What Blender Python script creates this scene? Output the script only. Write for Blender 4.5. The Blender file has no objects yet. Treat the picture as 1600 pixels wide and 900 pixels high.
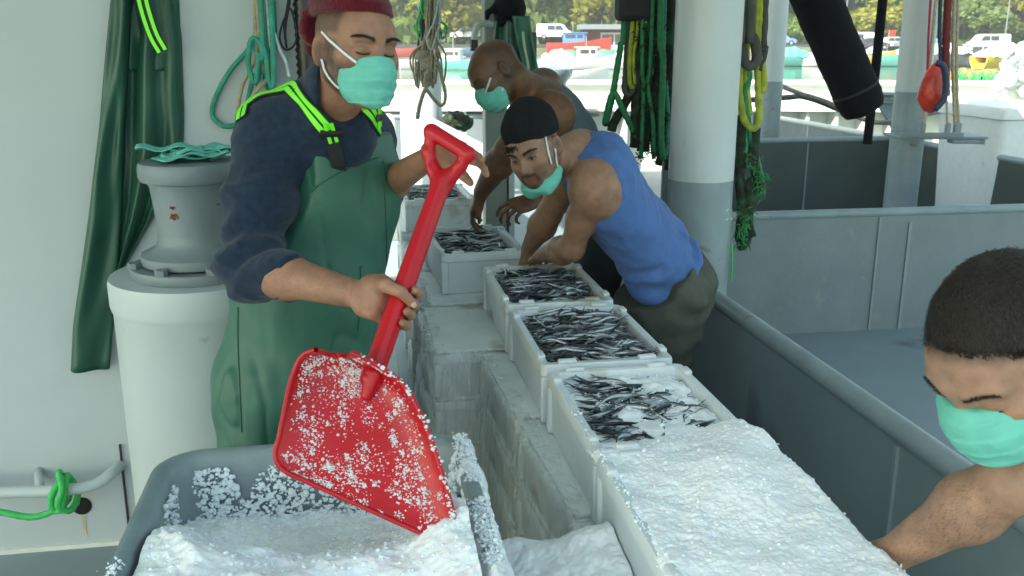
import bpy, bmesh, math, random
import numpy as np
from mathutils import Vector, Matrix
from mathutils.bvhtree import BVHTree

# ------------------------------------------------------------------ camera, world, sun, exposure
FPX, HC = 1450.0, 1.6
TH = math.atan(390/FPX); YAW = math.radians(9.64)
scene = bpy.context.scene
COL = scene.collection
cam_d = bpy.data.cameras.new('camera'); cam = bpy.data.objects.new('camera', cam_d); COL.objects.link(cam)
cam_d.sensor_width = 36; cam_d.lens = 36*FPX/1600; cam_d.clip_end = 3000; cam_d.clip_start = .05
cam.location = (0, 0, HC); cam.rotation_euler = (math.pi/2-TH, 0, -YAW)
scene.camera = cam
cam_d.dof.use_dof = True; cam_d.dof.focus_distance = 2.3; cam_d.dof.aperture_fstop = 9
SUN_EL, SUN_AZ = 42, 236          # azimuth clockwise from +Y (ship's forward)
w = bpy.data.worlds.new('World'); scene.world = w; w.use_nodes = True
nt = w.node_tree; bg = nt.nodes['Background']
sky = nt.nodes.new('ShaderNodeTexSky'); sky.sky_type = 'NISHITA'; sky.sun_disc = False
sky.sun_elevation = math.radians(SUN_EL); sky.sun_rotation = math.radians(SUN_AZ)
sky.air_density = 1.0; sky.dust_density = 1.2; sky.ozone_density = 1.0
wb = nt.nodes.new('ShaderNodeMix'); wb.data_type = 'RGBA'; wb.blend_type = 'MULTIPLY'; wb.inputs[0].default_value = 1
wb.inputs[7].default_value = (1.0, 1.0, .80, 1); nt.links.new(sky.outputs[0], wb.inputs[6]); nt.links.new(wb.outputs[2], bg.inputs[0]); bg.inputs[1].default_value = 0.15
sd = bpy.data.lights.new('sun', 'SUN'); sd.energy = 5.0; sd.angle = math.radians(.5); sd.color = (1, .95, .86)
sun = bpy.data.objects.new('sun', sd); COL.objects.link(sun)
_a, _e = math.radians(SUN_AZ), math.radians(SUN_EL)
sun.rotation_euler = (-Vector((math.sin(_a)*math.cos(_e), math.cos(_a)*math.cos(_e), math.sin(_e)))).to_track_quat('-Z', 'Y').to_euler()
vs = scene.view_settings; vs.view_transform = 'Standard'; vs.look = 'None'; vs.gamma = 1; vs.exposure = 1.6
scene.cycles.use_denoising = True
scene.cycles.max_bounces = 8; scene.cycles.diffuse_bounces = 5; scene.cycles.transparent_max_bounces = 8
scene.cycles.caustics_reflective = False; scene.cycles.caustics_refractive = False

# ------------------------------------------------------------------ helpers: points seen from the tripod
_c, _s = math.cos(TH), math.sin(TH)
RZ = Matrix.Rotation(-YAW, 3, 'Z')
ORG = Vector((0, 0, HC))
def rayc(px, py):
    x = (px-800)/FPX; y = -(py-450)/FPX
    return Vector((x, y*_s+_c, y*_c-_s))
def P(px, py, D):
    "point at forward distance D"
    r = rayc(px, py); q = ORG + RZ @ (r*(D/r.y))
    if py == -60: q.z = 2.775          # hung from the underside of the roof
    return q
def Z(px, py, z):
    "point on the level z"
    r = rayc(px, py); return ORG + RZ @ (r*((z-HC)/r.z))
def V(px, py, v):
    "point on the plane y = v of the ship"
    r = RZ @ rayc(px, py); return ORG + r*(v/r.y)
def cv(x, y, z):
    "direction given as right, up, towards the viewer"
    return (RZ @ Vector((x, y*_s - z*_c, y*_c + z*_s)))
def px(n, D): return n/FPX*D

# ------------------------------------------------------------------ materials
MATS = {}
def mat(name, col, rough=.5, metal=0, var=.08, vs_=6, bump=0, bs=60, spec=.5, coat=0, sss=0, attr=False,
        dirt=None, ds=3, dthr=.6, alpha=None, trans=0, stretch=(1,1,1), emit=None, sheen=0, bdist=.01, dsoft=.12):
    if name in MATS: return MATS[name]
    m = bpy.data.materials.new(name); m.use_nodes = True; n = m.node_tree; N = n.nodes; L = n.links
    b = N['Principled BSDF']; MATS[name] = m
    b.inputs['Roughness'].default_value = rough; b.inputs['Metallic'].default_value = metal
    b.inputs['Specular IOR Level'].default_value = spec; b.inputs['Coat Weight'].default_value = coat
    b.inputs['Sheen Weight'].default_value = sheen
    tc = N.new('ShaderNodeTexCoord'); mp = N.new('ShaderNodeMapping'); mp.inputs['Scale'].default_value = stretch
    L.new(tc.outputs['Object'], mp.inputs[0])
    def noise(sc, det=4):
        t = N.new('ShaderNodeTexNoise'); t.inputs['Scale'].default_value = sc; t.inputs['Detail'].default_value = det
        L.new(mp.outputs[0], t.inputs['Vector']); return t
    t = noise(vs_)
    mr = N.new('ShaderNodeMapRange'); mr.inputs[1].default_value = .3; mr.inputs[2].default_value = .7
    mr.inputs[3].default_value = 1-var; mr.inputs[4].default_value = 1+var; L.new(t.outputs[0], mr.inputs[0])
    mx = N.new('ShaderNodeMix'); mx.data_type = 'RGBA'; mx.blend_type = 'MULTIPLY'; mx.inputs[0].default_value = 1
    if attr:
        at_ = N.new('ShaderNodeAttribute'); at_.attribute_name = 'Col'; L.new(at_.outputs['Color'], mx.inputs[6])
    else: mx.inputs[6].default_value = (*col, 1)
    L.new(mr.outputs[0], mx.inputs[7]); out = mx.outputs[2]
    if dirt:
        t2 = noise(ds, 8); r2 = N.new('ShaderNodeMapRange'); r2.inputs[1].default_value = dthr; r2.inputs[2].default_value = dthr+dsoft
        L.new(t2.outputs[0], r2.inputs[0]); m2 = N.new('ShaderNodeMix'); m2.data_type = 'RGBA'
        L.new(r2.outputs[0], m2.inputs[0]); L.new(out, m2.inputs[6]); m2.inputs[7].default_value = (*dirt, 1); out = m2.outputs[2]
    L.new(out, b.inputs['Base Color'])
    if bump:
        t3 = noise(bs, 5); bp = N.new('ShaderNodeBump'); bp.inputs['Strength'].default_value = bump; bp.inputs['Distance'].default_value = bdist
        L.new(t3.outputs[0], bp.inputs['Height']); L.new(bp.outputs[0], b.inputs['Normal'])
    if sss:
        b.inputs['Subsurface Weight'].default_value = sss; b.inputs['Subsurface Radius'].default_value = (1, .35, .2)
        b.inputs['Subsurface Scale'].default_value = .012
    if alpha is not None: b.inputs['Alpha'].default_value = alpha
    if trans: b.inputs['Transmission Weight'].default_value = trans
    return m

white_wall = mat('painted_white_steel', (.455,.50,.51), .42, var=.05, vs_=1.3, bump=.12, bs=9, dirt=(.45,.47,.44), ds=1.6, dthr=.66, bdist=.02)
white_cyl = mat('painted_white_post', (.52,.57,.575), .4, var=.05, vs_=3, bump=.1, bs=14, dirt=(.36,.34,.29), ds=16, dthr=.69)
grey_paint = mat('grey_deck_paint', (.215,.275,.29), .42, var=.1, vs_=2, bump=.12, bs=30, dirt=(.10,.12,.12), ds=2.2, dthr=.62)
grey_rail = mat('grey_rail_paint', (.235,.295,.31), .38, var=.12, vs_=6, bump=.15, bs=50, dirt=(.15,.10,.065), ds=19, dthr=.66)
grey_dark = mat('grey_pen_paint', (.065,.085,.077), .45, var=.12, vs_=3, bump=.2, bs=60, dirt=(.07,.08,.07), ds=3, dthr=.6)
grey_light = mat('light_grey_paint', (.19,.23,.243), .42, var=.08, vs_=5, bump=.15, bs=40, dirt=(.25,.27,.26), ds=8, dthr=.62)
cream_wall = mat('cream_steel', (.70,.72,.66), .45, var=.05, vs_=2, bump=.1, bs=10, dirt=(.5,.45,.36), ds=2.5, dthr=.68)
foam = mat('white_foam', (.68,.73,.735), .55, var=.04, vs_=20, bump=.25, bs=260, dirt=(.52,.50,.42), ds=7, dthr=.66, bdist=.003, sss=.0)
foam_old = mat('stained_foam', (.74,.78,.76), .6, var=.08, vs_=9, bump=.3, bs=220, dirt=(.40,.36,.27), ds=5, dthr=.56, bdist=.003)
ice_m = mat('crushed_ice', (.93,.97,.98), .35, var=.02, vs_=30, bump=.22, bs=260, bdist=.005, spec=.5, sss=.35)
tub_m = mat('grey_tub_plastic', (.23,.29,.30), .42, var=.12, vs_=8, bump=.2, bs=90, dirt=(.22,.26,.26), ds=10, dthr=.6)
skin_m = mat('skin', (.4,.25,.18), .46, var=.16, vs_=38, bump=.4, bs=330, attr=True, sss=.12, spec=.4, bdist=.002)
fleece_m = mat('navy_fleece', (.015,.028,.052), .9, var=.25, vs_=60, bump=.5, bs=420, sheen=.15, spec=.2, bdist=.003)
apron_m = mat('green_oilskin', (.030,.120,.080), .5, var=.12, vs_=7, bump=.1, bs=300, dirt=(.05,.19,.13), ds=6, dthr=.6, bdist=.002, dsoft=.3)
oil_dark = mat('dark_green_oilskin', (.018,.085,.055), .42, var=.15, vs_=7, bump=.1, bs=200, dirt=(.028,.115,.08), ds=5, dthr=.58, dsoft=.3)
lime = mat('lime_webbing', (.22,.95,.03), .5, var=.05, bump=.3, bs=300, bdist=.002)
black_web = mat('black_webbing', (.012,.012,.013), .7, bump=.3, bs=300, bdist=.002)
black_plastic = mat('black_plastic', (.012,.012,.013), .35)
mask_m = mat('mint_mask_fabric', (.15,.52,.42), .75, var=.05, vs_=40, bump=.25, bs=500, bdist=.002)
mask_white = mat('white_elastic', (.72,.74,.76), .7, bump=.2, bs=400)
maroon = mat('maroon_knit', (.095,.002,.010), .85, var=.2, vs_=90, bump=.8, bs=260, sheen=.2, spec=.2, bdist=.004, stretch=(1,1,.35))
black_knit = mat('black_knit', (.012,.012,.014), .9, var=.2, vs_=60, bump=.5, bs=300, spec=.2)
blue_m = mat('blue_jersey', (.075,.155,.38), .8, var=.1, vs_=25, bump=.3, bs=500, spec=.25, sheen=.1, bdist=.002)
grey_cloth = mat('grey_jersey', (.13,.17,.2), .8, var=.1, vs_=25, bump=.3, bs=400, spec=.25)
khaki = mat('olive_trousers', (.085,.09,.072), .85, var=.2, vs_=12, bump=.4, bs=350, spec=.2)
boot_m = mat('rubber_boot', (.02,.022,.025), .35)
hair_m = mat('dark_hair', (.020,.014,.010), .55, var=.4, vs_=200, bump=1, bs=420, spec=.4, bdist=.004, stretch=(1,1,.5))
red_m = mat('red_plastic', (.47,.0015,.010), .30, var=.12, vs_=9, bump=.10, bs=60, spec=.4, dirt=(.44,.012,.018), ds=13, dthr=.6, dsoft=.2)
rope_green = mat('green_rope_fibre', (.02,.20,.075), .55, var=.2, vs_=40, bump=.4, bs=300)
rope_bright = mat('bright_green_rope_fibre', (.05,.50,.12), .5, var=.15, vs_=40, bump=.4, bs=300)
rope_teal = mat('teal_rope_fibre', (.03,.28,.19), .6, var=.25, vs_=30, bump=.4, bs=300)
rope_beige = mat('beige_rope_fibre', (.42,.36,.25), .8, var=.25, vs_=50, bump=.5, bs=300)
rope_white = mat('white_rope_fibre', (.55,.6,.6), .7, var=.2, vs_=50, bump=.5, bs=300)
rope_dark = mat('dark_weedy_rope', (.022,.030,.016), .85, var=.6, vs_=25, bump=.8, bs=200, dirt=(.03,.11,.05), ds=12, dthr=.52)
rope_yellow = mat('yellow_rope_fibre', (.34,.38,.03), .6, var=.25, vs_=30, bump=.4, bs=200, dirt=(.16,.2,.05), ds=10, dthr=.58)
strap_m = mat('worn_dark_strap', (.06,.06,.05), .8, var=.3, vs_=14, bump=.4, bs=200)
rope_grey = mat('grey_rope_fibre', (.2,.19,.17), .8, var=.3, vs_=30, bump=.5, bs=200)
dark_foam = mat('black_foam_sleeve', (.008,.008,.009), .9, bump=.5, bs=120, spec=.2)
rust_m = mat('rust', (.16,.05,.02), .9, var=.4, vs_=60, bump=.5, bs=200, dirt=(.32,.26,.2), ds=60, dthr=.55)
hole_m = mat('dark_hole', (.01,.01,.01), .9)

# ------------------------------------------------------------------ objects
def origin_of(o):
    l = Vector((0,0,0))
    while o is not None: l += o.location; o = o.parent
    return l
def link(o, parent=None, label=None, cat=None, group=None, kind=None):
    COL.objects.link(o)
    if parent is not None: o.parent = parent
    return tag(o, label, cat, group, kind)
def tag(o, label=None, cat=None, group=None, kind=None):
    if label: o['label'] = label
    if cat: o['category'] = cat
    if group: o['group'] = group
    if kind: o['kind'] = kind
    return o
def thing(name, loc, label, cat, group=None):
    o = bpy.data.objects.new(name, None); o.empty_display_size = .1; o.location = Vector(loc)
    return link(o, None, label, cat, group)
def mesh_obj(name, me, m, parent=None, label=None, cat=None, group=None, kind=None, smooth=True, origin=None, local=False):
    "me: bpy mesh with world coordinates"
    if m is not None:
        ms = m if isinstance(m, (list, tuple)) else [m]
        for q in ms: me.materials.append(q)
    n = len(me.vertices)
    if parent is not None:
        off = Vector((0,0,0)) if local else origin_of(parent)
    elif local: off = Vector((0,0,0))
    else:
        a = np.empty(n*3, np.float32); me.vertices.foreach_get('co', a); a = a.reshape(-1,3)
        lo, hi = a.min(0), a.max(0)
        off = Vector(origin) if origin is not None else Vector(((lo[0]+hi[0])/2, (lo[1]+hi[1])/2, lo[2]))
    if off.length > 0: me.transform(Matrix.Translation(-off))
    me.polygons.foreach_set('use_smooth', [bool(smooth)]*len(me.polygons))
    o = bpy.data.objects.new(name, me)
    if parent is None: o.location = off
    return link(o, parent, label, cat, group, kind)
def from_np(name, v, f, cols=None):
    me = bpy.data.meshes.new(name)
    v = np.asarray(v, np.float32); f = np.asarray(f, np.int32)
    me.vertices.add(len(v)); me.vertices.foreach_set('co', v.ravel())
    k = f.shape[1]
    me.loops.add(f.size); me.loops.foreach_set('vertex_index', f.ravel())
    me.polygons.add(len(f)); me.polygons.foreach_set('loop_start', np.arange(0, f.size, k, dtype=np.int32))
    me.polygons.foreach_set('loop_total', np.full(len(f), k, np.int32))
    me.update(calc_edges=True)
    if cols is not None: set_cols(me, cols)
    return me
def set_cols(me, cols):
    a = me.color_attributes.new('Col', 'FLOAT_COLOR', 'POINT')
    c = np.ones((len(me.vertices), 4), np.float32); c[:, :3] = cols
    a.data.foreach_set('color', c.ravel())
class B:
    "collects shapes into one mesh"
    def __init__(s): s.bm = bmesh.new()
    def add(s, verts, faces, mi=0):
        vs = [s.bm.verts.new(v) for v in verts]
        for f in faces:
            try: q = s.bm.faces.new([vs[i] for i in f]); q.material_index = mi
            except ValueError: pass
        return s
    def box(s, a, b, M=None, bev=0, mi=0):
        "box between corners a and b"
        x0,y0,z0 = a; x1,y1,z1 = b
        cs = [Vector((x,y,z)) for z in (z0,z1) for y in (y0,y1) for x in (x0,x1)]
        if M is not None: cs = [M @ c for c in cs]
        vs = [s.bm.verts.new(c) for c in cs]
        fs = [(0,2,3,1),(4,5,7,6),(0,1,5,4),(2,6,7,3),(0,4,6,2),(1,3,7,5)]
        faces = [s.bm.faces.new([vs[i] for i in f]) for f in fs]
        for f in faces: f.material_index = mi
        if bev:
            es = list({e for f in faces for e in f.edges})
            bmesh.ops.bevel(s.bm, geom=es, offset=bev, segments=2, affect='EDGES', profile=.5)
        return s
    def tube(s, pts, r, seg=12, caps=True, mi=0, flat=1, rr=None):
        pts = [Vector(p) for p in pts]; n = len(pts)
        rs = r if isinstance(r, (list, tuple)) else [r]*n
        T = [(pts[min(i+1,n-1)]-pts[max(i-1,0)]).normalized() for i in range(n)]
        up = Vector((0,0,1)) if abs(T[0].z) < .9 else Vector((1,0,0))
        X = T[0].cross(up).normalized(); rings = []
        for i in range(n):
            X = (X - T[i]*X.dot(T[i])).normalized(); Y = T[i].cross(X)
            rings.append([s.bm.verts.new(pts[i] + (X*math.cos(2*math.pi*k/seg) + Y*math.sin(2*math.pi*k/seg)*flat)*rs[i]) for k in range(seg)])
        for i in range(n-1):
            for k in range(seg):
                q = s.bm.faces.new((rings[i][k], rings[i][(k+1)%seg], rings[i+1][(k+1)%seg], rings[i+1][k])); q.material_index = mi
        if caps:
            for rg in (rings[0][::-1], rings[-1]): q = s.bm.faces.new(rg); q.material_index = mi
        return s
    def lathe(s, prof, c, seg=48, axis=None, mi=0):
        "profile of (r, h) round an upright (or given) axis at c"
        c = Vector(c); A = Vector(axis).normalized() if axis is not None else Vector((0,0,1))
        X = A.orthogonal().normalized() if axis is not None else Vector((1,0,0)); Y = A.cross(X)
        rings = []
        for r, h in prof:
            if r <= 1e-6: rings.append([s.bm.verts.new(c + A*h)])
            else: rings.append([s.bm.verts.new(c + A*h + (X*math.cos(2*math.pi*k/seg)+Y*math.sin(2*math.pi*k/seg))*r) for k in range(seg)])
        for a, b in zip(rings, rings[1:]):
            for k in range(seg):
                k2 = (k+1)%seg
                if len(a) == 1 and len(b) == 1: continue
                if len(a) == 1: f = (a[0], b[k2], b[k])
                elif len(b) == 1: f = (a[k], a[k2], b[0])
                else: f = (a[k], a[k2], b[k2], b[k])
                q = s.bm.faces.new(f); q.material_index = mi
        return s
    def ball(s, c, r, seg=16, sc=(1,1,1), mi=0):
        M = Matrix.Translation(Vector(c)) @ Matrix.Diagonal((r*sc[0], r*sc[1], r*sc[2], 1))
        g = bmesh.ops.create_uvsphere(s.bm, u_segments=seg, v_segments=seg//2, radius=1, matrix=M)
        for v in g['verts']:
            for f in v.link_faces: f.material_index = mi
        return s
    def me(s, name, fix=True):
        if fix: bmesh.ops.recalc_face_normals(s.bm, faces=s.bm.faces)
        m = bpy.data.meshes.new(name); s.bm.to_mesh(m); s.bm.free(); return m
    def obj(s, name, m, parent=None, smooth=False, **k):
        o = mesh_obj(name, s.me(name), m, parent, smooth=smooth, **k)
        if smooth == 'auto': autosmooth(o.data)
        return o
def autosmooth(me, ang=40):
    bm = bmesh.new(); bm.from_mesh(me)
    for f in bm.faces: f.smooth = True
    for e in bm.edges:
        if len(e.link_faces) == 2 and e.calc_face_angle(0) > math.radians(ang): e.smooth = False
    bm.to_mesh(me); bm.free()
def curve(pts, n=8):
    "Catmull-Rom through the points"
    pts = [Vector(p) for p in pts]; q = [pts[0]*2-pts[1]] + pts + [pts[-1]*2-pts[-2]]; out = []
    for i in range(1, len(q)-2):
        a,b,c,d = q[i-1:i+3]
        for k in range(n):
            t = k/n; out.append(.5*((2*b)+(c-a)*t+(2*a-5*b+4*c-d)*t*t+(3*b-a-3*c+d)*t**3))
    out.append(pts[-1]); return out
def rope_into(b, pts, r, pitch=None, strands=3, sub=1.0, mi=0):
    "twisted rope: strand cross-section turned along the curve"
    pts = curve(pts, 10); pitch = pitch or r*7
    # resample
    L = [0]
    for p, q in zip(pts, pts[1:]): L.append(L[-1] + (q-p).length)
    step = max(pitch/8/sub, L[-1]/700); n = max(4, int(L[-1]/step)); out = []; j = 0
    for i in range(n+1):
        s = L[-1]*i/n
        while j < len(L)-2 and L[j+1] < s: j += 1
        t = (s-L[j])/max(1e-9, L[j+1]-L[j]); out.append(pts[j].lerp(pts[j+1], min(1, max(0, t))))
    seg = 12; T = [(out[min(i+1,n)]-out[max(i-1,0)]).normalized() for i in range(n+1)]
    X = T[0].orthogonal().normalized(); rings = []
    for i in range(n+1):
        X = (X - T[i]*X.dot(T[i])).normalized(); Y = T[i].cross(X); ph = 2*math.pi*(L[-1]*i/n)/pitch/1.0
        ring = []
        for k in range(seg):
            a = 2*math.pi*k/seg; rr = r*(.84+.2*abs(math.cos(strands*(a-ph)/2)))
            ring.append(b.bm.verts.new(out[i] + (X*math.cos(a)+Y*math.sin(a))*rr))
        rings.append(ring)
    for i in range(n):
        for k in range(seg):
            q = b.bm.faces.new((rings[i][k], rings[i][(k+1)%seg], rings[i+1][(k+1)%seg], rings[i+1][k])); q.material_index = mi
    b.bm.faces.new(rings[0][::-1]); b.bm.faces.new(rings[-1])
    return b
def ribbon_into(b, pts, nrm, w, th=.002, mi=0, off=0):
    "flat band following points with surface normals"
    n = len(pts); sec = []
    for i in range(n):
        T = (pts[min(i+1,n-1)]-pts[max(i-1,0)]).normalized(); N = (nrm[i]-T*nrm[i].dot(T)).normalized(); S = T.cross(N)
        c = pts[i] + S*off
        sec.append([b.bm.verts.new(c+S*w/2), b.bm.verts.new(c+S*w/2+N*th), b.bm.verts.new(c-S*w/2+N*th), b.bm.verts.new(c-S*w/2)])
    for i in range(n-1):
        for k in range(4):
            q = b.bm.faces.new((sec[i][k], sec[i][(k+1)%4], sec[i+1][(k+1)%4], sec[i+1][k])); q.material_index = mi
    b.bm.faces.new(sec[0][::-1]); b.bm.faces.new(sec[-1]); return b
def copy_tree(o, loc=None, rotz=None, label=None, parent=None):
    kids = list(o.children); c = o.copy(); COL.objects.link(c)
    if parent is not None: c.parent = parent
    if loc is not None: c.location = loc
    if rotz is not None: c.rotation_euler = (0,0,rotz)
    if label: c['label'] = label
    for k in kids: copy_tree(k, parent=c)
    return c

# ------------------------------------------------------------------ value noise
_lat = np.random.RandomState(7).rand(32,32,32).astype(np.float32)
def vnoise(p, seed=0):
    p = np.asarray(p, np.float32) + seed*7.31; i = np.floor(p).astype(np.int32); f = p-i; f = f*f*(3-2*f); i &= 31; j = (i+1)&31
    x0,y0,z0 = i[...,0],i[...,1],i[...,2]; x1,y1,z1 = j[...,0],j[...,1],j[...,2]; fx,fy,fz = f[...,0],f[...,1],f[...,2]
    def l(a,b,t): return a+(b-a)*t
    return l(l(l(_lat[x0,y0,z0],_lat[x1,y0,z0],fx), l(_lat[x0,y1,z0],_lat[x1,y1,z0],fx), fy),
             l(l(_lat[x0,y0,z1],_lat[x1,y0,z1],fx), l(_lat[x0,y1,z1],_lat[x1,y1,z1],fx), fy), fz)*2-1
def fbm(p, o=3, seed=0):
    r = 0; a = 1
    for k in range(o): r = r + a*vnoise(np.asarray(p)*2**k, seed+k); a *= .5
    return r

# ------------------------------------------------------------------ distance-field modelling
class SDF:
    def __init__(s, lo, hi, h):
        s.lo = np.array(lo, np.float32); s.h = h; s.n = np.ceil((np.array(hi)-s.lo)/h).astype(int)+1
        s.F = np.full(tuple(s.n), 1.0, np.float32)
    def sub(s, lo, hi):
        a = np.clip(np.floor((np.array(lo)-s.lo)/s.h).astype(int), 0, s.n); b = np.clip(np.ceil((np.array(hi)-s.lo)/s.h).astype(int)+1, 0, s.n)
        if (b-a).min() <= 0: return None
        ax = [s.lo[i]+np.arange(a[i], b[i], dtype=np.float32)*s.h for i in range(3)]
        X, Y, Zz = np.meshgrid(*ax, indexing='ij'); return tuple(slice(a[i], b[i]) for i in range(3)), X, Y, Zz
    def mix(s, sl, d, k, op):
        F = s.F[sl]
        if op == 'cut': d = -d
        if op == 'add':
            if k > 0: h = np.maximum(k-np.abs(F-d), 0)/k; r = np.minimum(F, d)-h*h*k/4
            else: r = np.minimum(F, d)
        else:
            if k > 0: h = np.maximum(k-np.abs(F-d), 0)/k; r = np.maximum(F, d)+h*h*k/4
            else: r = np.maximum(F, d)
        s.F[sl] = r
    def cap(s, a, b, ra, rb=None, k=.02, op='add', sq=None):
        "tapered capsule; sq = (axis, factor) squashes it along a direction"
        rb = ra if rb is None else rb; a = np.array(a, np.float32); b = np.array(b, np.float32); R = max(ra, rb); pad = R+k+.025
        g = s.sub(np.minimum(a,b)-pad, np.maximum(a,b)+pad)
        if g is None: return s
        sl, X, Y, Zz = g; ab = b-a; L = float(ab@ab)+1e-12
        t = np.clip(((X-a[0])*ab[0]+(Y-a[1])*ab[1]+(Zz-a[2])*ab[2])/L, 0, 1)
        dx, dy, dz = X-a[0]-t*ab[0], Y-a[1]-t*ab[1], Zz-a[2]-t*ab[2]
        if sq is not None:
            ax = np.array(sq[0], np.float32); ax /= np.linalg.norm(ax); q = dx*ax[0]+dy*ax[1]+dz*ax[2]; f = 1/sq[1]-1
            dx, dy, dz = dx+ax[0]*q*f, dy+ax[1]*q*f, dz+ax[2]*q*f
        s.mix(sl, np.sqrt(dx*dx+dy*dy+dz*dz)-(ra+(rb-ra)*t), k, op); return s
    def ell(s, c, r, M=None, k=.02, op='add'):
        "ellipsoid; M columns are its axes"
        c = np.array(c, np.float32); R = max(r); pad = R+k+.025; g = s.sub(c-pad, c+pad)
        if g is None: return s
        sl, X, Y, Zz = g; X = X-c[0]; Y = Y-c[1]; Zz = Zz-c[2]
        if M is not None: x = X*M[0,0]+Y*M[1,0]+Zz*M[2,0]; y = X*M[0,1]+Y*M[1,1]+Zz*M[2,1]; z = X*M[0,2]+Y*M[1,2]+Zz*M[2,2]
        else: x, y, z = X, Y, Zz
        x1, y1, z1 = x/r[0], y/r[1], z/r[2]; k0 = np.sqrt(x1*x1+y1*y1+z1*z1)+1e-6
        k1 = np.sqrt((x1/r[0])**2+(y1/r[1])**2+(z1/r[2])**2)+1e-6
        s.mix(sl, k0*(k0-1)/k1, k, op); return s
    def chain(s, pts, rs, k=.02, **q):
        for i in range(len(pts)-1): s.cap(pts[i], pts[i+1], rs[i], rs[i+1], k, **q)
        return s
    def clip(s, fn, k=0):
        "keep where fn(X, Y, Z) < 0"
        _, X, Y, Zz = s.sub(s.lo, s.lo+s.n*s.h); s.mix((slice(None),)*3, fn(X, Y, Zz).astype(np.float32), k, 'int'); return s
    def wrinkle(s, fn, band=.03):
        idx = np.nonzero(np.abs(s.F) < band); p = np.stack(idx, -1)*s.h+s.lo; s.F[idx] += fn(p).astype(np.float32); return s
    def mesh(s, name, cols=None):
        F = s.F; F[0]=F[-1]=1; F[:,0]=F[:,-1]=1; F[:,:,0]=F[:,:,-1]=1
        I = F < 0; nx, ny, nz = F.shape
        c = np.zeros((nx-1,ny-1,nz-1), np.int8)
        for a in (0,1):
            for b in (0,1):
                for d in (0,1): c += I[a:nx-1+a, b:ny-1+b, d:nz-1+d]
        act = (c > 0) & (c < 8); ci = np.stack(np.nonzero(act), -1)
        idx = np.full(act.shape, -1, np.int32); idx[act] = np.arange(len(ci))
        acc = np.zeros((len(ci),3), np.float32); cnt = np.zeros(len(ci), np.float32)
        for ax in range(3):
            o = [i for i in range(3) if i != ax]
            for a in (0,1):
                for b in (0,1):
                    p = ci.copy(); p[:,o[0]] += a; p[:,o[1]] += b; q = p.copy(); q[:,ax] += 1
                    fa = F[p[:,0],p[:,1],p[:,2]]; fb = F[q[:,0],q[:,1],q[:,2]]; m = (fa<0) != (fb<0)
                    t = np.where(m, fa/(fa-fb+1e-12), 0); e = (p-ci).astype(np.float32); e[:,ax] += t
                    acc[m] += e[m]; cnt[m] += 1
        v = (ci + acc/cnt[:,None])*s.h + s.lo
        faces = []
        for ax in range(3):
            sl0 = [slice(None)]*3; sl1 = [slice(None)]*3; sl0[ax] = slice(0,-1); sl1[ax] = slice(1,None)
            a = I[tuple(sl0)]; b = I[tuple(sl1)]; e = np.stack(np.nonzero(a != b), -1); ins = a[e[:,0],e[:,1],e[:,2]]
            o = [(ax+1)%3, (ax+2)%3]; ok = (e[:,o[0]]>0)&(e[:,o[1]]>0)&(e[:,o[0]]<F.shape[o[0]]-1)&(e[:,o[1]]<F.shape[o[1]]-1); e = e[ok]; ins = ins[ok]
            def cell(d0, d1):
                q = e.copy(); q[:,o[0]] -= d0; q[:,o[1]] -= d1; return idx[q[:,0],q[:,1],q[:,2]]
            q = np.stack([cell(1,1), cell(0,1), cell(0,0), cell(1,0)], -1); q[~ins] = q[~ins][:, ::-1]; faces.append(q)
        f = np.concatenate(faces); f = f[(f >= 0).all(1)]
        # light relaxation to take away grid steps
        e = np.concatenate([f[:,[0,1]], f[:,[1,2]], f[:,[2,3]], f[:,[3,0]]])
        for _ in range(2):
            sm = np.stack([np.bincount(e[:,0], v[e[:,1],i], len(v)) for i in range(3)], -1); n_ = np.bincount(e[:,0], minlength=len(v))[:,None]
            v = v*.5 + .5*(sm/np.maximum(n_,1)).astype(np.float32)
        return from_np(name, v, f, cols(v) if cols else None)
def frame(F, U):
    "columns: right, forward, up (as given by forward F and up U)"
    F = Vector(F).normalized(); U = Vector(U); U = (U-F*U.dot(F)).normalized(); R = F.cross(U)
    return np.array([[R.x,F.x,U.x],[R.y,F.y,U.y],[R.z,F.z,U.z]], np.float32)
def npv(v): return np.array(v, np.float32)
R = random.Random(11)
# ------------------------------------------------------------------ the setting: water, deck, roof
def sheet(name, x0, y0, x1, y1, z, m, kind='structure', n=1):
    b = B(); b.add([(x0,y0,z),(x1,y0,z),(x1,y1,z),(x0,y1,z)], [(0,1,2,3)])
    return b.obj(name, m, kind=kind, origin=(0,0,z))
water_m = mat('harbour_water', (.06,.10,.055), .06, var=.2, vs_=.05, bump=.10, bs=1.1, bdist=.25, spec=.5, stretch=(1,2.2,1))
sheet('water', -1500, -300, 1500, 112, -1.5, water_m)
deck = B(); deck.box((-4.2,-3,-.25), (6.2,11.9,0)).obj('deck', grey_paint, kind='structure', origin=(0,0,0))
hull_m = mat('hull_steel', (.3,.33,.34), .5)
B().box((-4.3,-3.1,-1.8), (6.3,11.95,-.26)).obj('hull', hull_m, kind='structure', origin=(0,0,-1.8))
roof_m = mat('underside_paint', (.78,.80,.79), .6)
unseen_canopy = B().box((-4.2,-1.6,2.78), (-.3,4.5,2.9)).box((-.3,1.1,2.78), (3.5,4.5,2.9)).box((-.8,4.5,2.78), (3.5,9.3,2.9)).obj('unseen_canopy_roof', roof_m, kind='structure', origin=(0,0,2.78))  # unseen roof, outline shaped to shade the deck and leave sky over the ice

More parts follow.
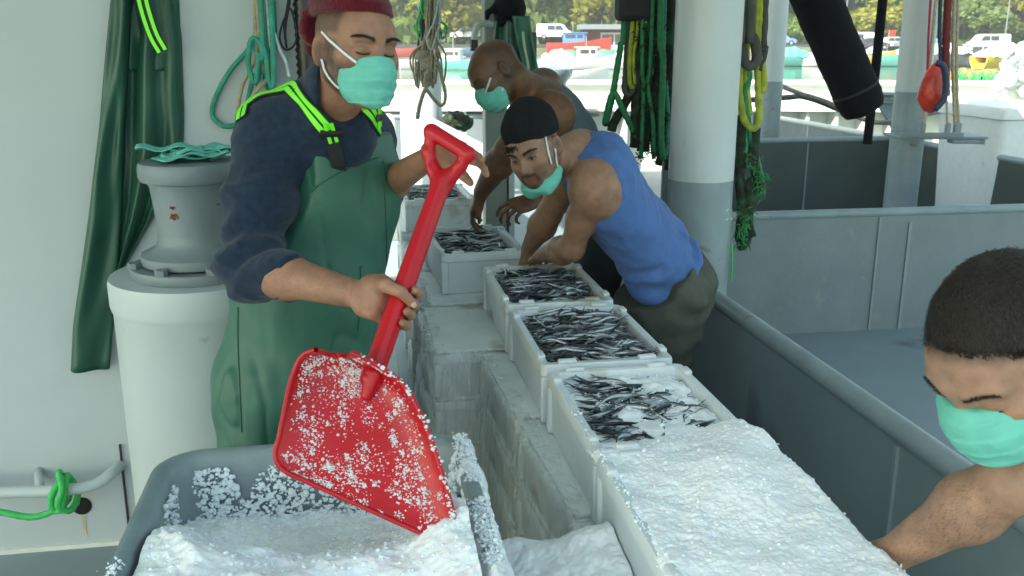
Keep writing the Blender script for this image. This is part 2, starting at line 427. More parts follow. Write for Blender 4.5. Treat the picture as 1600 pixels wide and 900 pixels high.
# ------------------------------------------------------------------ deckhouse
we = V(488,60,2.9).x
dh = thing('deckhouse', (-2.4,2.9,0), 'white painted steel deckhouse wall behind the green clad worker', 'deckhouse')
B().box((-4.2,2.9,0), (we,4.4,2.78), bev=.01).obj('wall', white_wall, dh)
b = B(); b.box((-4.2,2.888,0), (V(200,845,2.9).x,2.9-.0005,.015)); b.obj('weld_seam', cream_wall, dh)
# scupper hole with rust streak
hc = V(128,790,2.9); rr = .026
b = B(); b.lathe([(rr+.004,0),(rr+.004,.004),(rr,.005),(rr,.0055),(0,.0055)], (hc.x,2.9,hc.z), 24, axis=(0,-1,0)); b.obj('scupper_hole', hole_m, dh, smooth='auto')
b = B(); b.add([(hc.x-.006,2.8985,hc.z-rr),(hc.x+.008,2.8985,hc.z-rr),(hc.x+.004,2.8985,.03),(hc.x-.003,2.8985,.03)], [(0,1,2,3)])
streak = mat('rust_streak', (.50,.42,.28), .8, var=.3, vs_=20, dirt=(.62,.66,.64), ds=26, dthr=.5); b.obj('rust_streak', streak, dh)
a0, a1 = V(188,693,2.9), V(204,842,2.9)
b = B(); b.tube([(a0.x,2.893,a0.z),(a1.x,2.893,.0)], .004, 8); b.obj('seam_pipe', mat('dark_seam', (.05,.03,.05), .6), dh)
# corrugated hose on the corner
b = B(); hx, hy = V(476,40,2.86).x, 2.84
prof = []
for i in range(150): prof.append((.031 if i%2 else .025, 1.2+i*.0105))
b.lathe([(0,1.2)]+prof+[(0,1.2+150*.0105)], (hx,hy,0), 20); b.obj('corrugated_hose', black_plastic, smooth=True, label='black corrugated hose running up the deckhouse corner behind the maroon hat', cat='hose')
# grab rail
g = thing('grab_rail', V(60,770,2.83), 'white painted pipe rail low on the deckhouse wall', 'rail')
pts = [V(-160,782,2.78), V(0,770,2.78), V(100,766,2.78), V(150,756,2.80), V(176,738,2.84), V(192,722,2.92)]
B().tube(curve(pts,6), .018, 16).obj('pipe', white_cyl, g, smooth=True)
for x_ in (62,-90): B().tube([V(x_,768,2.78), V(x_,745,2.9)+Vector((0,0,.02))], .014, 12).obj('bracket', white_cyl, g, smooth=True)
# green line knotted round it
b = B(); k = V(100,768,2.78)
rope_into(b, [V(-60,790,2.74), V(0,800,2.74), V(50,808,2.74), V(85,798,2.745), k+Vector((.0,-.045,-.035)), k+Vector((.015,-.03,.03)), k+Vector((.012,.01,.05)), k+Vector((.01,.035,.0)), k+Vector((0,.02,-.04)), k+Vector((-.02,-.03,-.045)),
   k+Vector((-.025,-.045,0)), k+Vector((.0,-.03,.045)), k+Vector((.015,.02,.035)), k+Vector((.03,.02,-.03)), k+Vector((.02,-.03,-.05)), k+Vector((-.005,-.052,-.02)), k+Vector((.01,-.045,.03)), k+Vector((.0,-.02,.07)), k+Vector((-.01,.02,.05))], .0105)
b.obj('mooring_line', rope_bright, smooth=True, label='bright green line knotted round the white pipe rail', cat='rope')

# ------------------------------------------------------------------ capstan
cc = P(313,430,2.5); cx, cy = cc.x, cc.y
cap_t = thing('capstan', (cx,cy,0), 'grey capstan head with rust chips on a white cylindrical pedestal', 'capstan')
zt = Z(306,425,0)  # unused direction helper
def zat(py, D): return P(800,py,D).z
zb = zat(424,2.5)
r1 = px(139,2.5)
B().lathe([(0,0),(r1*.97,0),(r1*.97,zb-.09),(r1*.985,zb-.085),(r1*1.0,zb-.07),(r1*1.0,zb-.012),(r1*.985,zb),(0,zb)], (cx,cy,0), 64).obj('pedestal', white_cyl, cap_t, smooth='auto')
zf = zat(408,2.5)
B().lathe([(0,zb+.001),(px(104,2.5),zb+.001),(px(106,2.5),zb+.02),(px(104,2.5),zb+.028),(0,zb+.028)], (cx,cy,0), 64).obj('base_plate', grey_light, cap_t, smooth='auto')
hd = zat(250,2.5); q = px(.96,2.5)
prof = [(0,zb+.034),(90*q,zb+.034),(91*q,zb+.045),(90*q,zb+.058),(80*q,zb+.066),(66*q,zb+.078),(61*q,zb+.095),(60*q,zb+.12),(63*q,hd-.12),(66*q,hd-.07),(70*q,hd-.055),(79*q,hd-.05),(82*q,hd-.04),(82*q,hd-.012),(79*q,hd-.002),(60*q,hd),(0,hd)]
B().lathe(prof, (cx,cy,0), 64).obj('drum', grey_light, cap_t, smooth='auto')
for k in range(8):
    a = math.radians(20+45*k); B().lathe([(0,0),(.017,0),(.017,.014),(.015,.017),(0,.017)], (cx+math.cos(a)*px(98,2.5), cy+math.sin(a)*px(98,2.5), zb+.028), 6).obj('bolt', grey_light, cap_t)
# chips of paint gone on the drum
def on_cyl(px_, py_, r, off=.0008):
    r_ = RZ @ rayc(px_, py_); ox, oy = -cx, -cy; A = r_.x**2+r_.y**2; Bq = 2*(ox*r_.x+oy*r_.y); C = ox*ox+oy*oy-(r+off)**2
    t = (-Bq-math.sqrt(max(0, Bq*Bq-4*A*C)))/(2*A); return ORG + r_*t
for (x_,y_,w_,h_) in ((270,309,8,5),(270,324,5,4),(272,339,7,5),(341,316,7,4)):
    b = B(); rim = [];
    for k in range(14):
        a = 2*math.pi*k/14; j = 1+.25*math.sin(k*2.3); rim.append(on_cyl(x_+math.cos(a)*w_*j, y_+math.sin(a)*h_*j, 63.2*q))
    b.add([on_cyl(x_,y_,63.2*q)]+rim, [(0,i+1,(i+1)%14+1) for i in range(14)]); b.obj('rust_chip', rust_m, cap_t)
# pile of folded masks on top
mp_ = thing('mask_pile', (cx,cy,hd), 'loose pile of mint face masks on top of the capstan', 'masks')
for i in range(6):
    b = B(); W, Hh = .17, .09; a = R.uniform(-.5,.5)+(i%2)*.5; n_, m_ = 14, 8; vs_, fs_ = [], []
    ox, oy = R.uniform(-.05,.04), R.uniform(-.04,.03); z0 = hd+.004+i*.0045; rn = R.random()*9
    for s_ in (0,1):
        for j in range(m_+1):
            for k in range(n_+1):
                x, y = (k/n_-.5)*W, (j/m_-.5)*Hh; fz = .006*math.sin(k*.8+rn)+.004*math.sin(j*1.9+rn)+.010*max(0,abs(x)/W-.25)*math.sin(rn)
                vs_.append((cx+ox+x*math.cos(a)-y*math.sin(a), cy+oy+x*math.sin(a)+y*math.cos(a), z0+max(0,fz+.006)+.002*s_))
    N_ = (n_+1)*(m_+1)
    for s_ in (0,1):
        for j in range(m_):
            for k in range(n_):
                v0 = s_*N_+j*(n_+1)+k; f = (v0,v0+1,v0+n_+2,v0+n_+1); fs_.append(f if s_ else f[::-1])
    for k in range(n_):
        for v0, d in ((k,1),(m_*(n_+1)+k,1)): fs_.append((v0,v0+1,v0+1+N_,v0+N_))
    for j in range(m_):
        for v0 in (j*(n_+1), j*(n_+1)+n_): fs_.append((v0,v0+n_+1,v0+n_+1+N_,v0+N_))
    b.add(vs_, fs_); b.obj('mask', mask_m, mp_, smooth=True)

# ------------------------------------------------------------------ hanging oilskins (cloth with depth)
def drape(name, left, right, rows, D, m, parent, depth=.05, folds=5, seed=0, nx=40, ny=50, push=0, **k):
    "left/right: x at given y rows (pixels of the outline); makes a closed folded cloth body"
    ys = np.linspace(rows[0], rows[-1], ny); L = np.interp(ys, rows, left); Rr = np.interp(ys, rows, right); vs_ = []; fs_ = []
    for s_ in (0,1):
        for j in range(ny):
            for i in range(nx+1):
                t = i/nx; x = L[j]+(Rr[j]-L[j])*t; ed = math.sin(math.pi*t)**.5 if 0 < t < 1 else 0
                yy = j/ny
                f = math.sin(t*folds*2*math.pi+seed+1.3*math.sin(yy*3+seed))*.6+math.sin(t*folds*3.7+seed*2+yy*5)*.3+.25*math.sin(t*9+yy*14+seed)*math.sin(yy*7+seed)
                d = (depth*(.55+.45*f)*ed if s_ == 0 else -.004*ed)
                vs_.append((V(x, ys[j], 2.895)+Vector((0,-(d+push),0)) if D is None else P(x, ys[j], D) - RZ @ Vector((0,1,0))*(d+push)))
    N_ = ny*(nx+1)
    for s_ in (0,1):
        for j in range(ny-1):
            for i in range(nx):
                v0 = s_*N_+j*(nx+1)+i; f = (v0,v0+1,v0+nx+2,v0+nx+1); fs_.append(f if s_ else f[::-1])
    for i in range(nx):
        for v0 in (i, (ny-1)*(nx+1)+i): fs_.append((v0,v0+1,v0+1+N_,v0+N_))
    for j in range(ny-1):
        for v0 in (j*(nx+1), j*(nx+1)+nx): fs_.append((v0,v0+nx+1,v0+nx+1+N_,v0+N_))
    b = B(); b.add(vs_, fs_); bmesh.ops.remove_doubles(b.bm, verts=b.bm.verts, dist=.0004); return b.obj(name, m, parent, smooth=True, **k)
oil = thing('oilskin_trousers', P(200,570,2.72), 'dark green oilskin bib trousers with lime braces hanging on the white wall', 'oilskins')
drape('bib', [172,190,190,192],[272,278,282,284],[-170,-60,60,110], None, oil_dark, oil, .05, 2, 1)
drape('leg', [183,172,160,146,132,120,116],[212,208,200,196,190,182,176],[-60,60,200,320,420,500,570], None, oil_dark, oil, .075, .8, 2.2, nx=26, push=.035)
drape('leg', [198,190,186,190,186,182,178],[270,284,288,286,240,200,182],[-40,60,180,235,340,410,440], None, oil_dark, oil, .07, 2.2, .4, nx=60)
b = B()
sp = [V(x,y,2.80) for x,y in ((214,-60),(221,-10),(228,20),(240,55),(254,80))]; sp = curve(sp,6); nn = [Vector((0,-1,0))]*len(sp)
ribbon_into(b, sp, nn, .036, .003, 0); ribbon_into(b, [p+Vector((0,-.0032,0)) for p in sp], nn, .010, .001, 1, .0095); ribbon_into(b, [p+Vector((0,-.0032,0)) for p in sp], nn, .010, .001, 1, -.0095)
b.obj('brace', [black_web, lime], oil)

# ropes hanging beside the worker on the wall
def hang(name, pxs, D, r, m, parent=None, label=None, cat='rope', group=None, **k):
    b = B(); pts = [P(x,y,(D if len(q_)==0 else q_[0])) for (x,y,*q_) in pxs]; rope_into(b, pts, r, **k)
    return b.obj(name, m, parent, smooth=True, label=label, cat=cat if parent is None else None, group=group)
G_ = 'rope coils hung on the deckhouse wall'
hang('hanging_rope', [(398,-60),(399,20),(392,70),(360,110),(338,150),(332,180),(350,197),(372,192),(384,170),(395,120),(404,60),(408,-60)], 2.78, .0075, rope_teal, label='teal rope with a wide loop hanging lowest on the wall beside the worker', group=G_)
hang('hanging_rope', [(394,-60),(398,20),(404,50),(400,90),(380,130),(372,170),(378,188),(395,150),(420,120),(424,100),(405,50),(396,-60)], 2.74, .006, rope_beige, label='beige thin rope hanging in a loop through the teal one', group=G_)
hang('hanging_rope', [(410,-60),(409,30),(404,85),(399,130),(388,100),(394,60),(414,80),(420,125),(426,60),(420,-60)], 2.71, .008, rope_teal, label='thick dark green rope hanging doubled close to the worker shoulder', group=G_)
hang('hanging_rope', [(412,-60),(418,20),(428,50),(436,75),(447,98),(452,120)], 2.72, .0045, rope_white, label='white thin rope hanging slack towards the worker neck', group=G_)
hang('hanging_rope', [(428,-60),(429,20),(424,60),(428,105),(420,140),(412,110),(418,40),(422,-60)], 2.8, .0055, rope_teal, label='thin dark green rope hanging nearest the corner hose', group=G_)
hang('cord_loop', [(455,-40),(452,10),(442,35),(437,60),(446,78),(460,70),(463,50),(455,15),(450,20),(446,50),(448,76),(444,40),(449,10),(456,-40)], 2.75, .003, black_web, label='thin black cord looped on the wall left of the hose', cat='cord', sub=.5)

# ------------------------------------------------------------------ ice bin
U0, U1, V0, V1, ZR = -.425, .215, .88, 1.86, .78
def rrect(u0,u1,v0,v1,r,z,n=8):
    out = []
    for (cx_,cy_,a0) in ((u1-r,v1-r,0),(u0+r,v1-r,90),(u0+r,v0+r,180),(u1-r,v0+r,270)):
        for k in range(n+1):
            a = math.radians(a0+90*k/n); out.append(Vector((cx_+r*math.cos(a), cy_+r*math.sin(a), z)))
    return out
def loops(b, ls, mi=0):
    rs = [[b.bm.verts.new(p) for p in l] for l in ls]; n = len(rs[0])
    for a, c in zip(rs, rs[1:]):
        for k in range(n): b.bm.faces.new((a[k],a[(k+1)%n],c[(k+1)%n],c[k])).material_index = mi
    b.bm.faces.new(rs[0][::-1]); b.bm.faces.new(rs[-1]); return b
binT = thing('ice_bin', ((U0+U1)/2,(V0+V1)/2,.0), 'large grey plastic bin full of crushed ice under the red shovel', 'bin')
def off(d, z, r): return rrect(U0+d,U1-d,V0+d,V1-d,r,z)
b = B(); loops(b, [off(.075,.0,.07), off(.022,.70,.09), off(.020,.715,.09), off(.0,.72,.10), off(.0,.765,.10), off(.006,.778,.095), off(.016,ZR,.09), off(.028,.775,.08), off(.036,.765,.075), off(.040,.70,.075), off(.09,.04,.06)])
b.obj('tub', tub_m, binT, smooth='auto')
# ice height field inside the bin
def grid_surface(fn, u0,u1,v0,v1, n, m, keep=None):
    us = np.linspace(u0,u1,n); vs_ = np.linspace(v0,v1,m); Ug, Vg = np.meshgrid(us, vs_, indexing='ij'); W = fn(Ug, Vg)
    v = np.stack([Ug,Vg,W],-1).reshape(-1,3); i,j = np.meshgrid(np.arange(n-1), np.arange(m-1), indexing='ij'); a = (i*m+j).ravel()
    f = np.stack([a, a+m, a+m+1, a+1], -1)
    if keep is not None: k = keep(Ug,Vg).reshape(-1); f = f[k[f].all(1)]
    return v, f
def ice_noise(U, V_, W=0, a=1):
    p = np.stack([U, V_, np.zeros_like(U)+W], -1)
    return a*(.014*fbm(p*8,2,3)+.0042*fbm(p*30,2,5)+.0019*fbm(p*130,2,9))
def sst(x, a, b): t = np.clip((x-a)/(b-a),0,1); return t*t*(3-2*t)
def bin_ice(U, V_):
    z = .640 + .0*U
    z = z + .092*sst(-V_, -1.70, -1.42)*(1-.0*U)                 # front heap
    z = z + .015*np.exp(-((U-.02)/.11)**2-((V_-1.48)/.13)**2)
    z = z + .075*sst(U, .04, .16)*sst(V_,1.35,1.5)+.045*sst(U, .04, .16)*(1-sst(V_,1.35,1.5))                                 # bank on the right side
    z = z + .075*np.exp(-((U+.36)/.07)**2)*sst(-V_,-1.86,-1.6)
    z = z + .045*sst(-U,.02,.2)*sst(-V_,-1.56,-1.38)+.018*fbm(np.stack([U,V_,U*0],-1)*6,2,41)
    z = np.minimum(z, .80+.015*np.sin(U*20))
    lim = .80
    return z + ice_noise(U, V_, 1, 1.25)
v, f = grid_surface(bin_ice, U0+.046, U1-.046, V0+.05, V1-.046, 190, 290)
me = from_np('ice', v, f); mesh_obj('ice_heap', me, ice_m, label='heap of crushed ice inside the grey bin', cat='ice', kind='stuff')
# lumps: crushed ice pieces
def chunk_mesh(seed):
    r = random.Random(seed); b = B(); bmesh.ops.create_icosphere(b.bm, subdivisions=1, radius=1)
    for v_ in b.bm.verts: v_.co = Vector((v_.co.x*r.uniform(.7,1.3), v_.co.y*r.uniform(.7,1.2), v_.co.z*r.uniform(.5,1.0)))
    vs_ = np.array([v_.co[:] for v_ in b.bm.verts], np.float32); fs_ = np.array([[q.index for q in f_.verts] for f_ in b.bm.faces]); b.bm.free(); return vs_, fs_
CH = [chunk_mesh(i) for i in range(6)]
def chunks(name, pts, sizes, m=None, parent=None, **k):
    V_, F_ = [], []; n = 0; rg = np.random.RandomState(5)
    for p, s_ in zip(pts, sizes):
        v_, f_ = CH[rg.randint(6)]; a = rg.rand(3)*6.28; M = np.array(Matrix.Rotation(a[0],3,'X') @ Matrix.Rotation(a[1],3,'Z'))
        V_.append((v_@M.T)*s_ + np.array(p)); F_.append(f_+n); n += len(v_)
    return mesh_obj(name, from_np(name, np.concatenate(V_), np.concatenate(F_)), m or ice_m, parent, smooth=False, **k)
wet_ice = mat('wet_ice_crumb', (.88,.92,.94), .18, var=.04, bump=.2, bs=200, trans=.18)
chip_m = mat('ice_chip', (.84,.90,.92), .25, var=.05, bump=.3, bs=300, bdist=.002)
rg = np.random.RandomState(3)
pts, sz = [], []
for i in range(1600):                                            # loose lumps over the heap
    u_, v_ = rg.uniform(U0+.05,U1-.05), rg.uniform(1.05,V1-.05); z_ = float(bin_ice(np.array([u_]),np.array([v_]))[0])
    pts.append((u_,v_,z_)); sz.append(abs(rg.normal(.0016,.0018))+.001)
for i in range(7500):                                            # clinging to the inner walls
    t = rg.rand(); zz = .60+.15*rg.rand()**1.4
    if t < .55: u_, v_ = rg.uniform(U0+.06,U1-.06), V1-.045-.045*(.77-zz)/.7; 
    elif t < .8: u_, v_ = U0+.046, rg.uniform(1.1,V1-.08)
    else: u_, v_ = U1-.046, rg.uniform(1.1,V1-.08); zz += .02
    if zz > .655+.095*abs(math.sin(u_*23+v_*17))+.03*abs(math.sin(u_*61)): continue
    pts.append((u_,v_,zz)); sz.append(abs(rg.normal(.0014,.0024))+.0008)
for i in range(3000):                                            # on the right and left rim
    if rg.rand() < .8: u_, v_ = U1-.018+np.clip(rg.normal(0,.009),-.02,.018), rg.uniform(1.05,1.83)
    else: u_, v_ = U0+.018+rg.normal(0,.008), rg.uniform(1.05,1.42)
    if math.sin(v_*19)+math.sin(v_*47)*.6 < -.75: continue
    pts.append((u_,v_,ZR+abs(rg.normal(0,.005)))); sz.append(abs(rg.normal(.0006,.0015))+.0007)
def rim_ice(U, V_):
    p = np.stack([U,V_,U*0],-1); return ZR-.006+.016*fbm(p*11,2,31)+.006*fbm(p*60,2,5)-.03*np.abs((U-(U1-.016))/.03)**2.5+.012*sst(-V_,-1.6,-1.2)
v, f = grid_surface(rim_ice, U1-.055, U1+.018, 1.0, 1.83, 40, 420, lambda U,V_: rim_ice(U,V_) > ZR-.028)
mesh_obj('rim_ice', from_np('rim_ice', v, f), ice_m, label='ice crusted along the right rim of the grey bin', cat='ice', kind='stuff')
chunks('ice_lumps', pts, sz, chip_m, label='loose lumps of ice on the heap and along the rim of the bin', cat='ice', kind='stuff')

# spilled ice between the bin and the crates
def spill(U, V_):
    return .615+.05*sst(-V_,-1.72,-1.5)-.06*sst(V_,1.58,1.72)+.03*sst(U,.3,.45)+ice_noise(U,V_,4,1.35)
v, f = grid_surface(spill, .19, .452, .95, 1.72, 90, 240)
mesh_obj('spilled_ice', from_np('spilled_ice', v, f), ice_m, label='crushed ice spilled between the bin and the foam crates', cat='ice', kind='stuff')
# ------------------------------------------------------------------ foam fish crates
CW, CL, CH_ = .352, .515, .16
def crate_mesh(name='crate', W=CW, L=CL, H=CH_, lid=False):
    b = B(); t = .024
    def rr(d, z, r=.02): return [Vector((p.x,p.y,z)) for p in rrect(-W/2+d, W/2-d, -L/2+d, L/2-d, max(.004, r), z, 3)]
    loops(b, [rr(.014,0,.012), rr(.010,.02,.014), rr(.008,H-.035,.016), rr(.0,H-.03,.018), rr(0,H-.006,.018), rr(.003,H,.016), rr(t-.003,H,.008), rr(t,H-.004,.008), rr(t+.006,.03,.008), rr(t+.01,.026,.008)])
    # corner pillars
    for sx in (-1,1):
        for sy in (-1,1): b.box((sx*(W/2-.001)-(.03 if sx>0 else 0), sy*(L/2-.001)-(.03 if sy>0 else 0), .002), (sx*(W/2-.001)+(.03 if sx<0 else 0), sy*(L/2-.001)+(.03 if sy<0 else 0), H-.032), bev=.006)
    # rounded lugs standing on the rim
    for sx in (-1,1):
        for y in (-.36*L, .36*L): b.box((sx*(W/2-.012)-.0105, y-.022, H-.002), (sx*(W/2-.012)+.0105, y+.022, H+.010), bev=.005)
    for sy in (-1,1):
        for x in (-.30*W, .30*W): b.box((x-.024, sy*(L/2-.012)-.0105, H-.002), (x+.024, sy*(L/2-.012)+.0105, H+.010), bev=.005)
    if lid: b.box((-W/2+.006,-L/2+.006,H+.0005), (W/2-.006,L/2-.006,H+.0125), bev=.004)
    return b.me(name)
cm_ = crate_mesh(); cm_.materials.append(foam); cm_.polygons.foreach_set('use_smooth',[False]*len(cm_.polygons)); autosmooth(cm_, 50)
cm_lid = crate_mesh(lid=True, H=CH_-.014); cm_lid.materials.append(foam_old); cm_lid.polygons.foreach_set('use_smooth',[False]*len(cm_lid.polygons)); autosmooth(cm_lid, 50)
cm_old = cm_.copy(); cm_old.materials.clear(); cm_old.materials.append(foam_old)
CG = 'white foam fish crates standing in the row'
def crate(u, v_, z, lab, rot=0, old=False, sc=(1,1,1), group=CG):
    o = bpy.data.objects.new('fish_crate', cm_lid if group != CG else (cm_old if old else cm_)); o.location = (u,v_,z); o.rotation_euler = (0,0,rot); o.scale = sc
    return link(o, None, lab, 'crate', group)
ZT = .64
crate(.618, 2.99, ZT, 'foam crate of anchovies with a stained rim under the hands of the man in blue', old=True)
crate(.620, 2.43, ZT, 'white foam crate brim full of anchovies, second nearest without ice')
crate(.625, 1.895, ZT, 'white foam crate of anchovies half covered with ice', sc=(1,.93,1))
crate(.622, 1.39, ZT, 'nearest white foam crate, buried in crushed ice', sc=(1,.98,1))
crate(.47, 3.72, ZT, 'white foam crate of dark anchovies left of the row, before the two men', rot=math.radians(3), sc=(.98,1.0,1))
crate(.42, 4.98, ZT, 'farthest white foam crate of fish, beyond the red shovel handle', old=True, rot=math.radians(2), sc=(1.05,1.05,1))
CG2 = 'foam crates stacked beneath the filled row'
for j, (u_, v_) in enumerate(((.590,1.43),(.575,1.965),(.548,2.50),(.395,3.05),(.42,3.60),(.40,4.15),(.40,4.98))):
    for k in range(4):
        nth = ['bottom','second','third','top'][k]; col_ = ['nearest','second nearest','third nearest','fourth nearest','fifth nearest','sixth nearest','farthest'][j]
        crate(u_+R.uniform(-.005,.005), v_, k*.16, f'stacked foam crate, {nth} one of the {col_} lower stack', rot=math.radians(R.uniform(-1.2,1.2)) + (math.radians(3) if j < 3 else 0), old=(j+k)%3 == 0, group=CG2)
# right hand lower columns that carry the row further back
for j, v_ in enumerate((3.0,)):
    for k in range(4): crate(.72+.03, v_+.0, k*.16, f'foam crate at the back right below the stained one, {["bottom","second","third","top"][k]} of its stack', old=True, group=CG2, sc=(.9,1,1))

# plastic film over the lower stacks
film = mat('clear_film', (.80,.86,.85), .16, var=.12, vs_=9, bump=.35, bs=20, bdist=.015, stretch=(1,1,.12), alpha=.3, spec=.7)
fn = film.node_tree; mpn = [n for n in fn.nodes if n.type == 'MAPPING'][0]
tn = fn.nodes.new('ShaderNodeTexNoise'); tn.inputs['Scale'].default_value = 34; tn.inputs['Detail'].default_value = 6; fn.links.new(mpn.outputs[0], tn.inputs[0])
mrn = fn.nodes.new('ShaderNodeMapRange'); mrn.inputs[1].default_value = .38; mrn.inputs[2].default_value = .68; mrn.inputs[3].default_value = .10; mrn.inputs[4].default_value = .45
fn.links.new(tn.outputs[0], mrn.inputs[0]); fn.links.new(mrn.outputs[0], fn.nodes['Principled BSDF'].inputs['Alpha'])
def film_sheet(ue, v0, v1, seed, lab, top=.46, out=.03):
    n, m = 120, 90; vs_ = np.zeros((n,m,3), np.float32); S = np.linspace(0,1,m); T = np.linspace(0,1,n)
    for j in range(m):
        s_ = S[j]
        for i in range(n):
            v_ = v0+(v1-v0)*T[i]; e = ue(v_)
            if s_ < .18: a = s_/.18; x = e+.05*(1-a)+.006*math.sin(v_*31+seed)*(1-a); z = ZT+.003+.004*a
            else:
                a = (s_-.18)/.82; x = e-.008-out*math.sin(a*2.2); z = ZT+.004-a*(ZT-.02)
            vs_[i,j] = (x, v_, z)
    p = vs_.reshape(-1,3).copy(); q_ = p*np.array([4,9,2]); w_ = sst(np.broadcast_to(S,(n,m)).reshape(-1), .1, .3)
    p[:,0] -= (np.abs(fbm(q_*np.array([1,1.6,.5]),3,seed))*.005)*w_ ; p[:,2] += (1-w_)*np.abs(fbm(p*25,2,seed+4))*.0008
    i,j = np.meshgrid(np.arange(n-1), np.arange(m-1), indexing='ij'); a = (i*m+j).ravel(); f = np.stack([a,a+1,a+m+1,a+m],-1)
    mesh_obj('plastic_film', from_np('plastic_film', p, f), film, label=lab, cat='plastic film')
film_sheet(lambda v_: .41-.045*(v_-1.6), 1.2, 2.76, 3, 'clear wrinkled plastic film over the lower stacks beside the ice bin')
film_sheet(lambda v_: .205+.01*(v_-2.8), 2.78, 4.45, 8, 'clear wrinkled plastic film over the lower stacks behind the green apron', top=.5, out=.05)
n, m = 40, 60; Ug, Tg = np.meshgrid(np.linspace(.17,.395,n), np.linspace(0,1,m), indexing='ij'); p = np.stack([Ug-.03*np.sin(Tg*2.5), 2.782-.015*np.sin(Tg*3), ZT+.004-Tg*(ZT-.02)],-1).reshape(-1,3)
p[:,1] -= np.abs(fbm(p*np.array([20,3,4]),3,6))*.02; i,j = np.meshgrid(np.arange(n-1), np.arange(m-1), indexing='ij'); a = (i*m+j).ravel(); f = np.stack([a,a+1,a+m+1,a+m],-1)
mesh_obj('plastic_film', from_np('plastic_film', p, f), film, label='narrow flap of plastic film over the end of the farther lower stack', cat='plastic film')

# ------------------------------------------------------------------ anchovies
def fish_mesh(seed, name):
    r = random.Random(seed); n = 15; seg = 8; L = r.uniform(.092,.112); b1, b2 = r.uniform(-1.1,1.1), r.uniform(-.9,.9)
    V_, F_, C_ = [], [], []
    prof = [.10,.32,.52,.68,.80,.90,.97,1,.98,.92,.82,.68,.52,.36,.24]
    for i in range(n):
        t = i/(n-1); x = (t-.5)*L; y = .018*math.sin(math.pi*(t+.15)*1.1)*b1+.008*math.sin(2*math.pi*t)*b2; h = .0072*prof[i]; wd = .0048*prof[i]
        for k in range(seg):
            a = 2*math.pi*k/seg; V_.append((x, y+math.cos(a)*h, math.sin(a)*wd))       # lies on its side: back at +y
            s_ = math.cos(a); 
            back = np.array([.010,.016,.022]); side = np.array([.54,.59,.62]); belly = np.array([.55,.58,.60])
            c = back if s_ > .12 else (side if s_ > -.5 else belly)
            if s_ > -.3 and abs(s_+.05) < .1: c = np.array([.16,.2,.22])
            if t < .16: c = c*.55+np.array([.05,.045,.04])
            if i == 1 and -.2 < s_ < .6: c = np.array([.006,.006,.006])
            C_.append(c)
    for i in range(n-1):
        for k in range(seg): F_.append((i*seg+k, i*seg+(k+1)%seg, (i+1)*seg+(k+1)%seg, (i+1)*seg+k))
    def fin(ps, c):
        base = len(V_); 
        for p in ps: V_.append(p); C_.append(np.array(c))
        F_.append((base, base+1, base+2, base+3))
    e = V_[(n-1)*seg]; ex, ey = L*.5, (V_[(n-1)*seg][1]+V_[(n-1)*seg+4][1])/2
    dk = (.07,.085,.085)
    fin([(ex-.004,ey,0),(ex+.006,ey+.002,.0004),(ex+.019,ey+.011,0),(ex+.004,ey+.005,-.0004)], dk); fin([(ex-.004,ey,0),(ex+.004,ey-.005,.0004),(ex+.019,ey-.011,0),(ex+.006,ey-.002,-.0004)], dk)
    ym = V_[7*seg][1]; fin([(-.002,ym-.001,0),(.012,ym-.002,.0003),(.012,ym+.004,0),(.003,ym+.007,-.0003)], (.12,.14,.14))
    me = from_np(name, V_, F_, np.array(C_)); return me
fish_m = mat('anchovy_skin', (1,1,1), .22, metal=.35, var=.2, vs_=150, attr=True, spec=.7, bump=.15, bs=500, bdist=.001)
FM = []
for i in range(8):
    me = fish_mesh(i, 'anchovy'); me.materials.append(fish_m); me.polygons.foreach_set('use_smooth',[True]*len(me.polygons)); FM.append(me)
rf = random.Random(5)
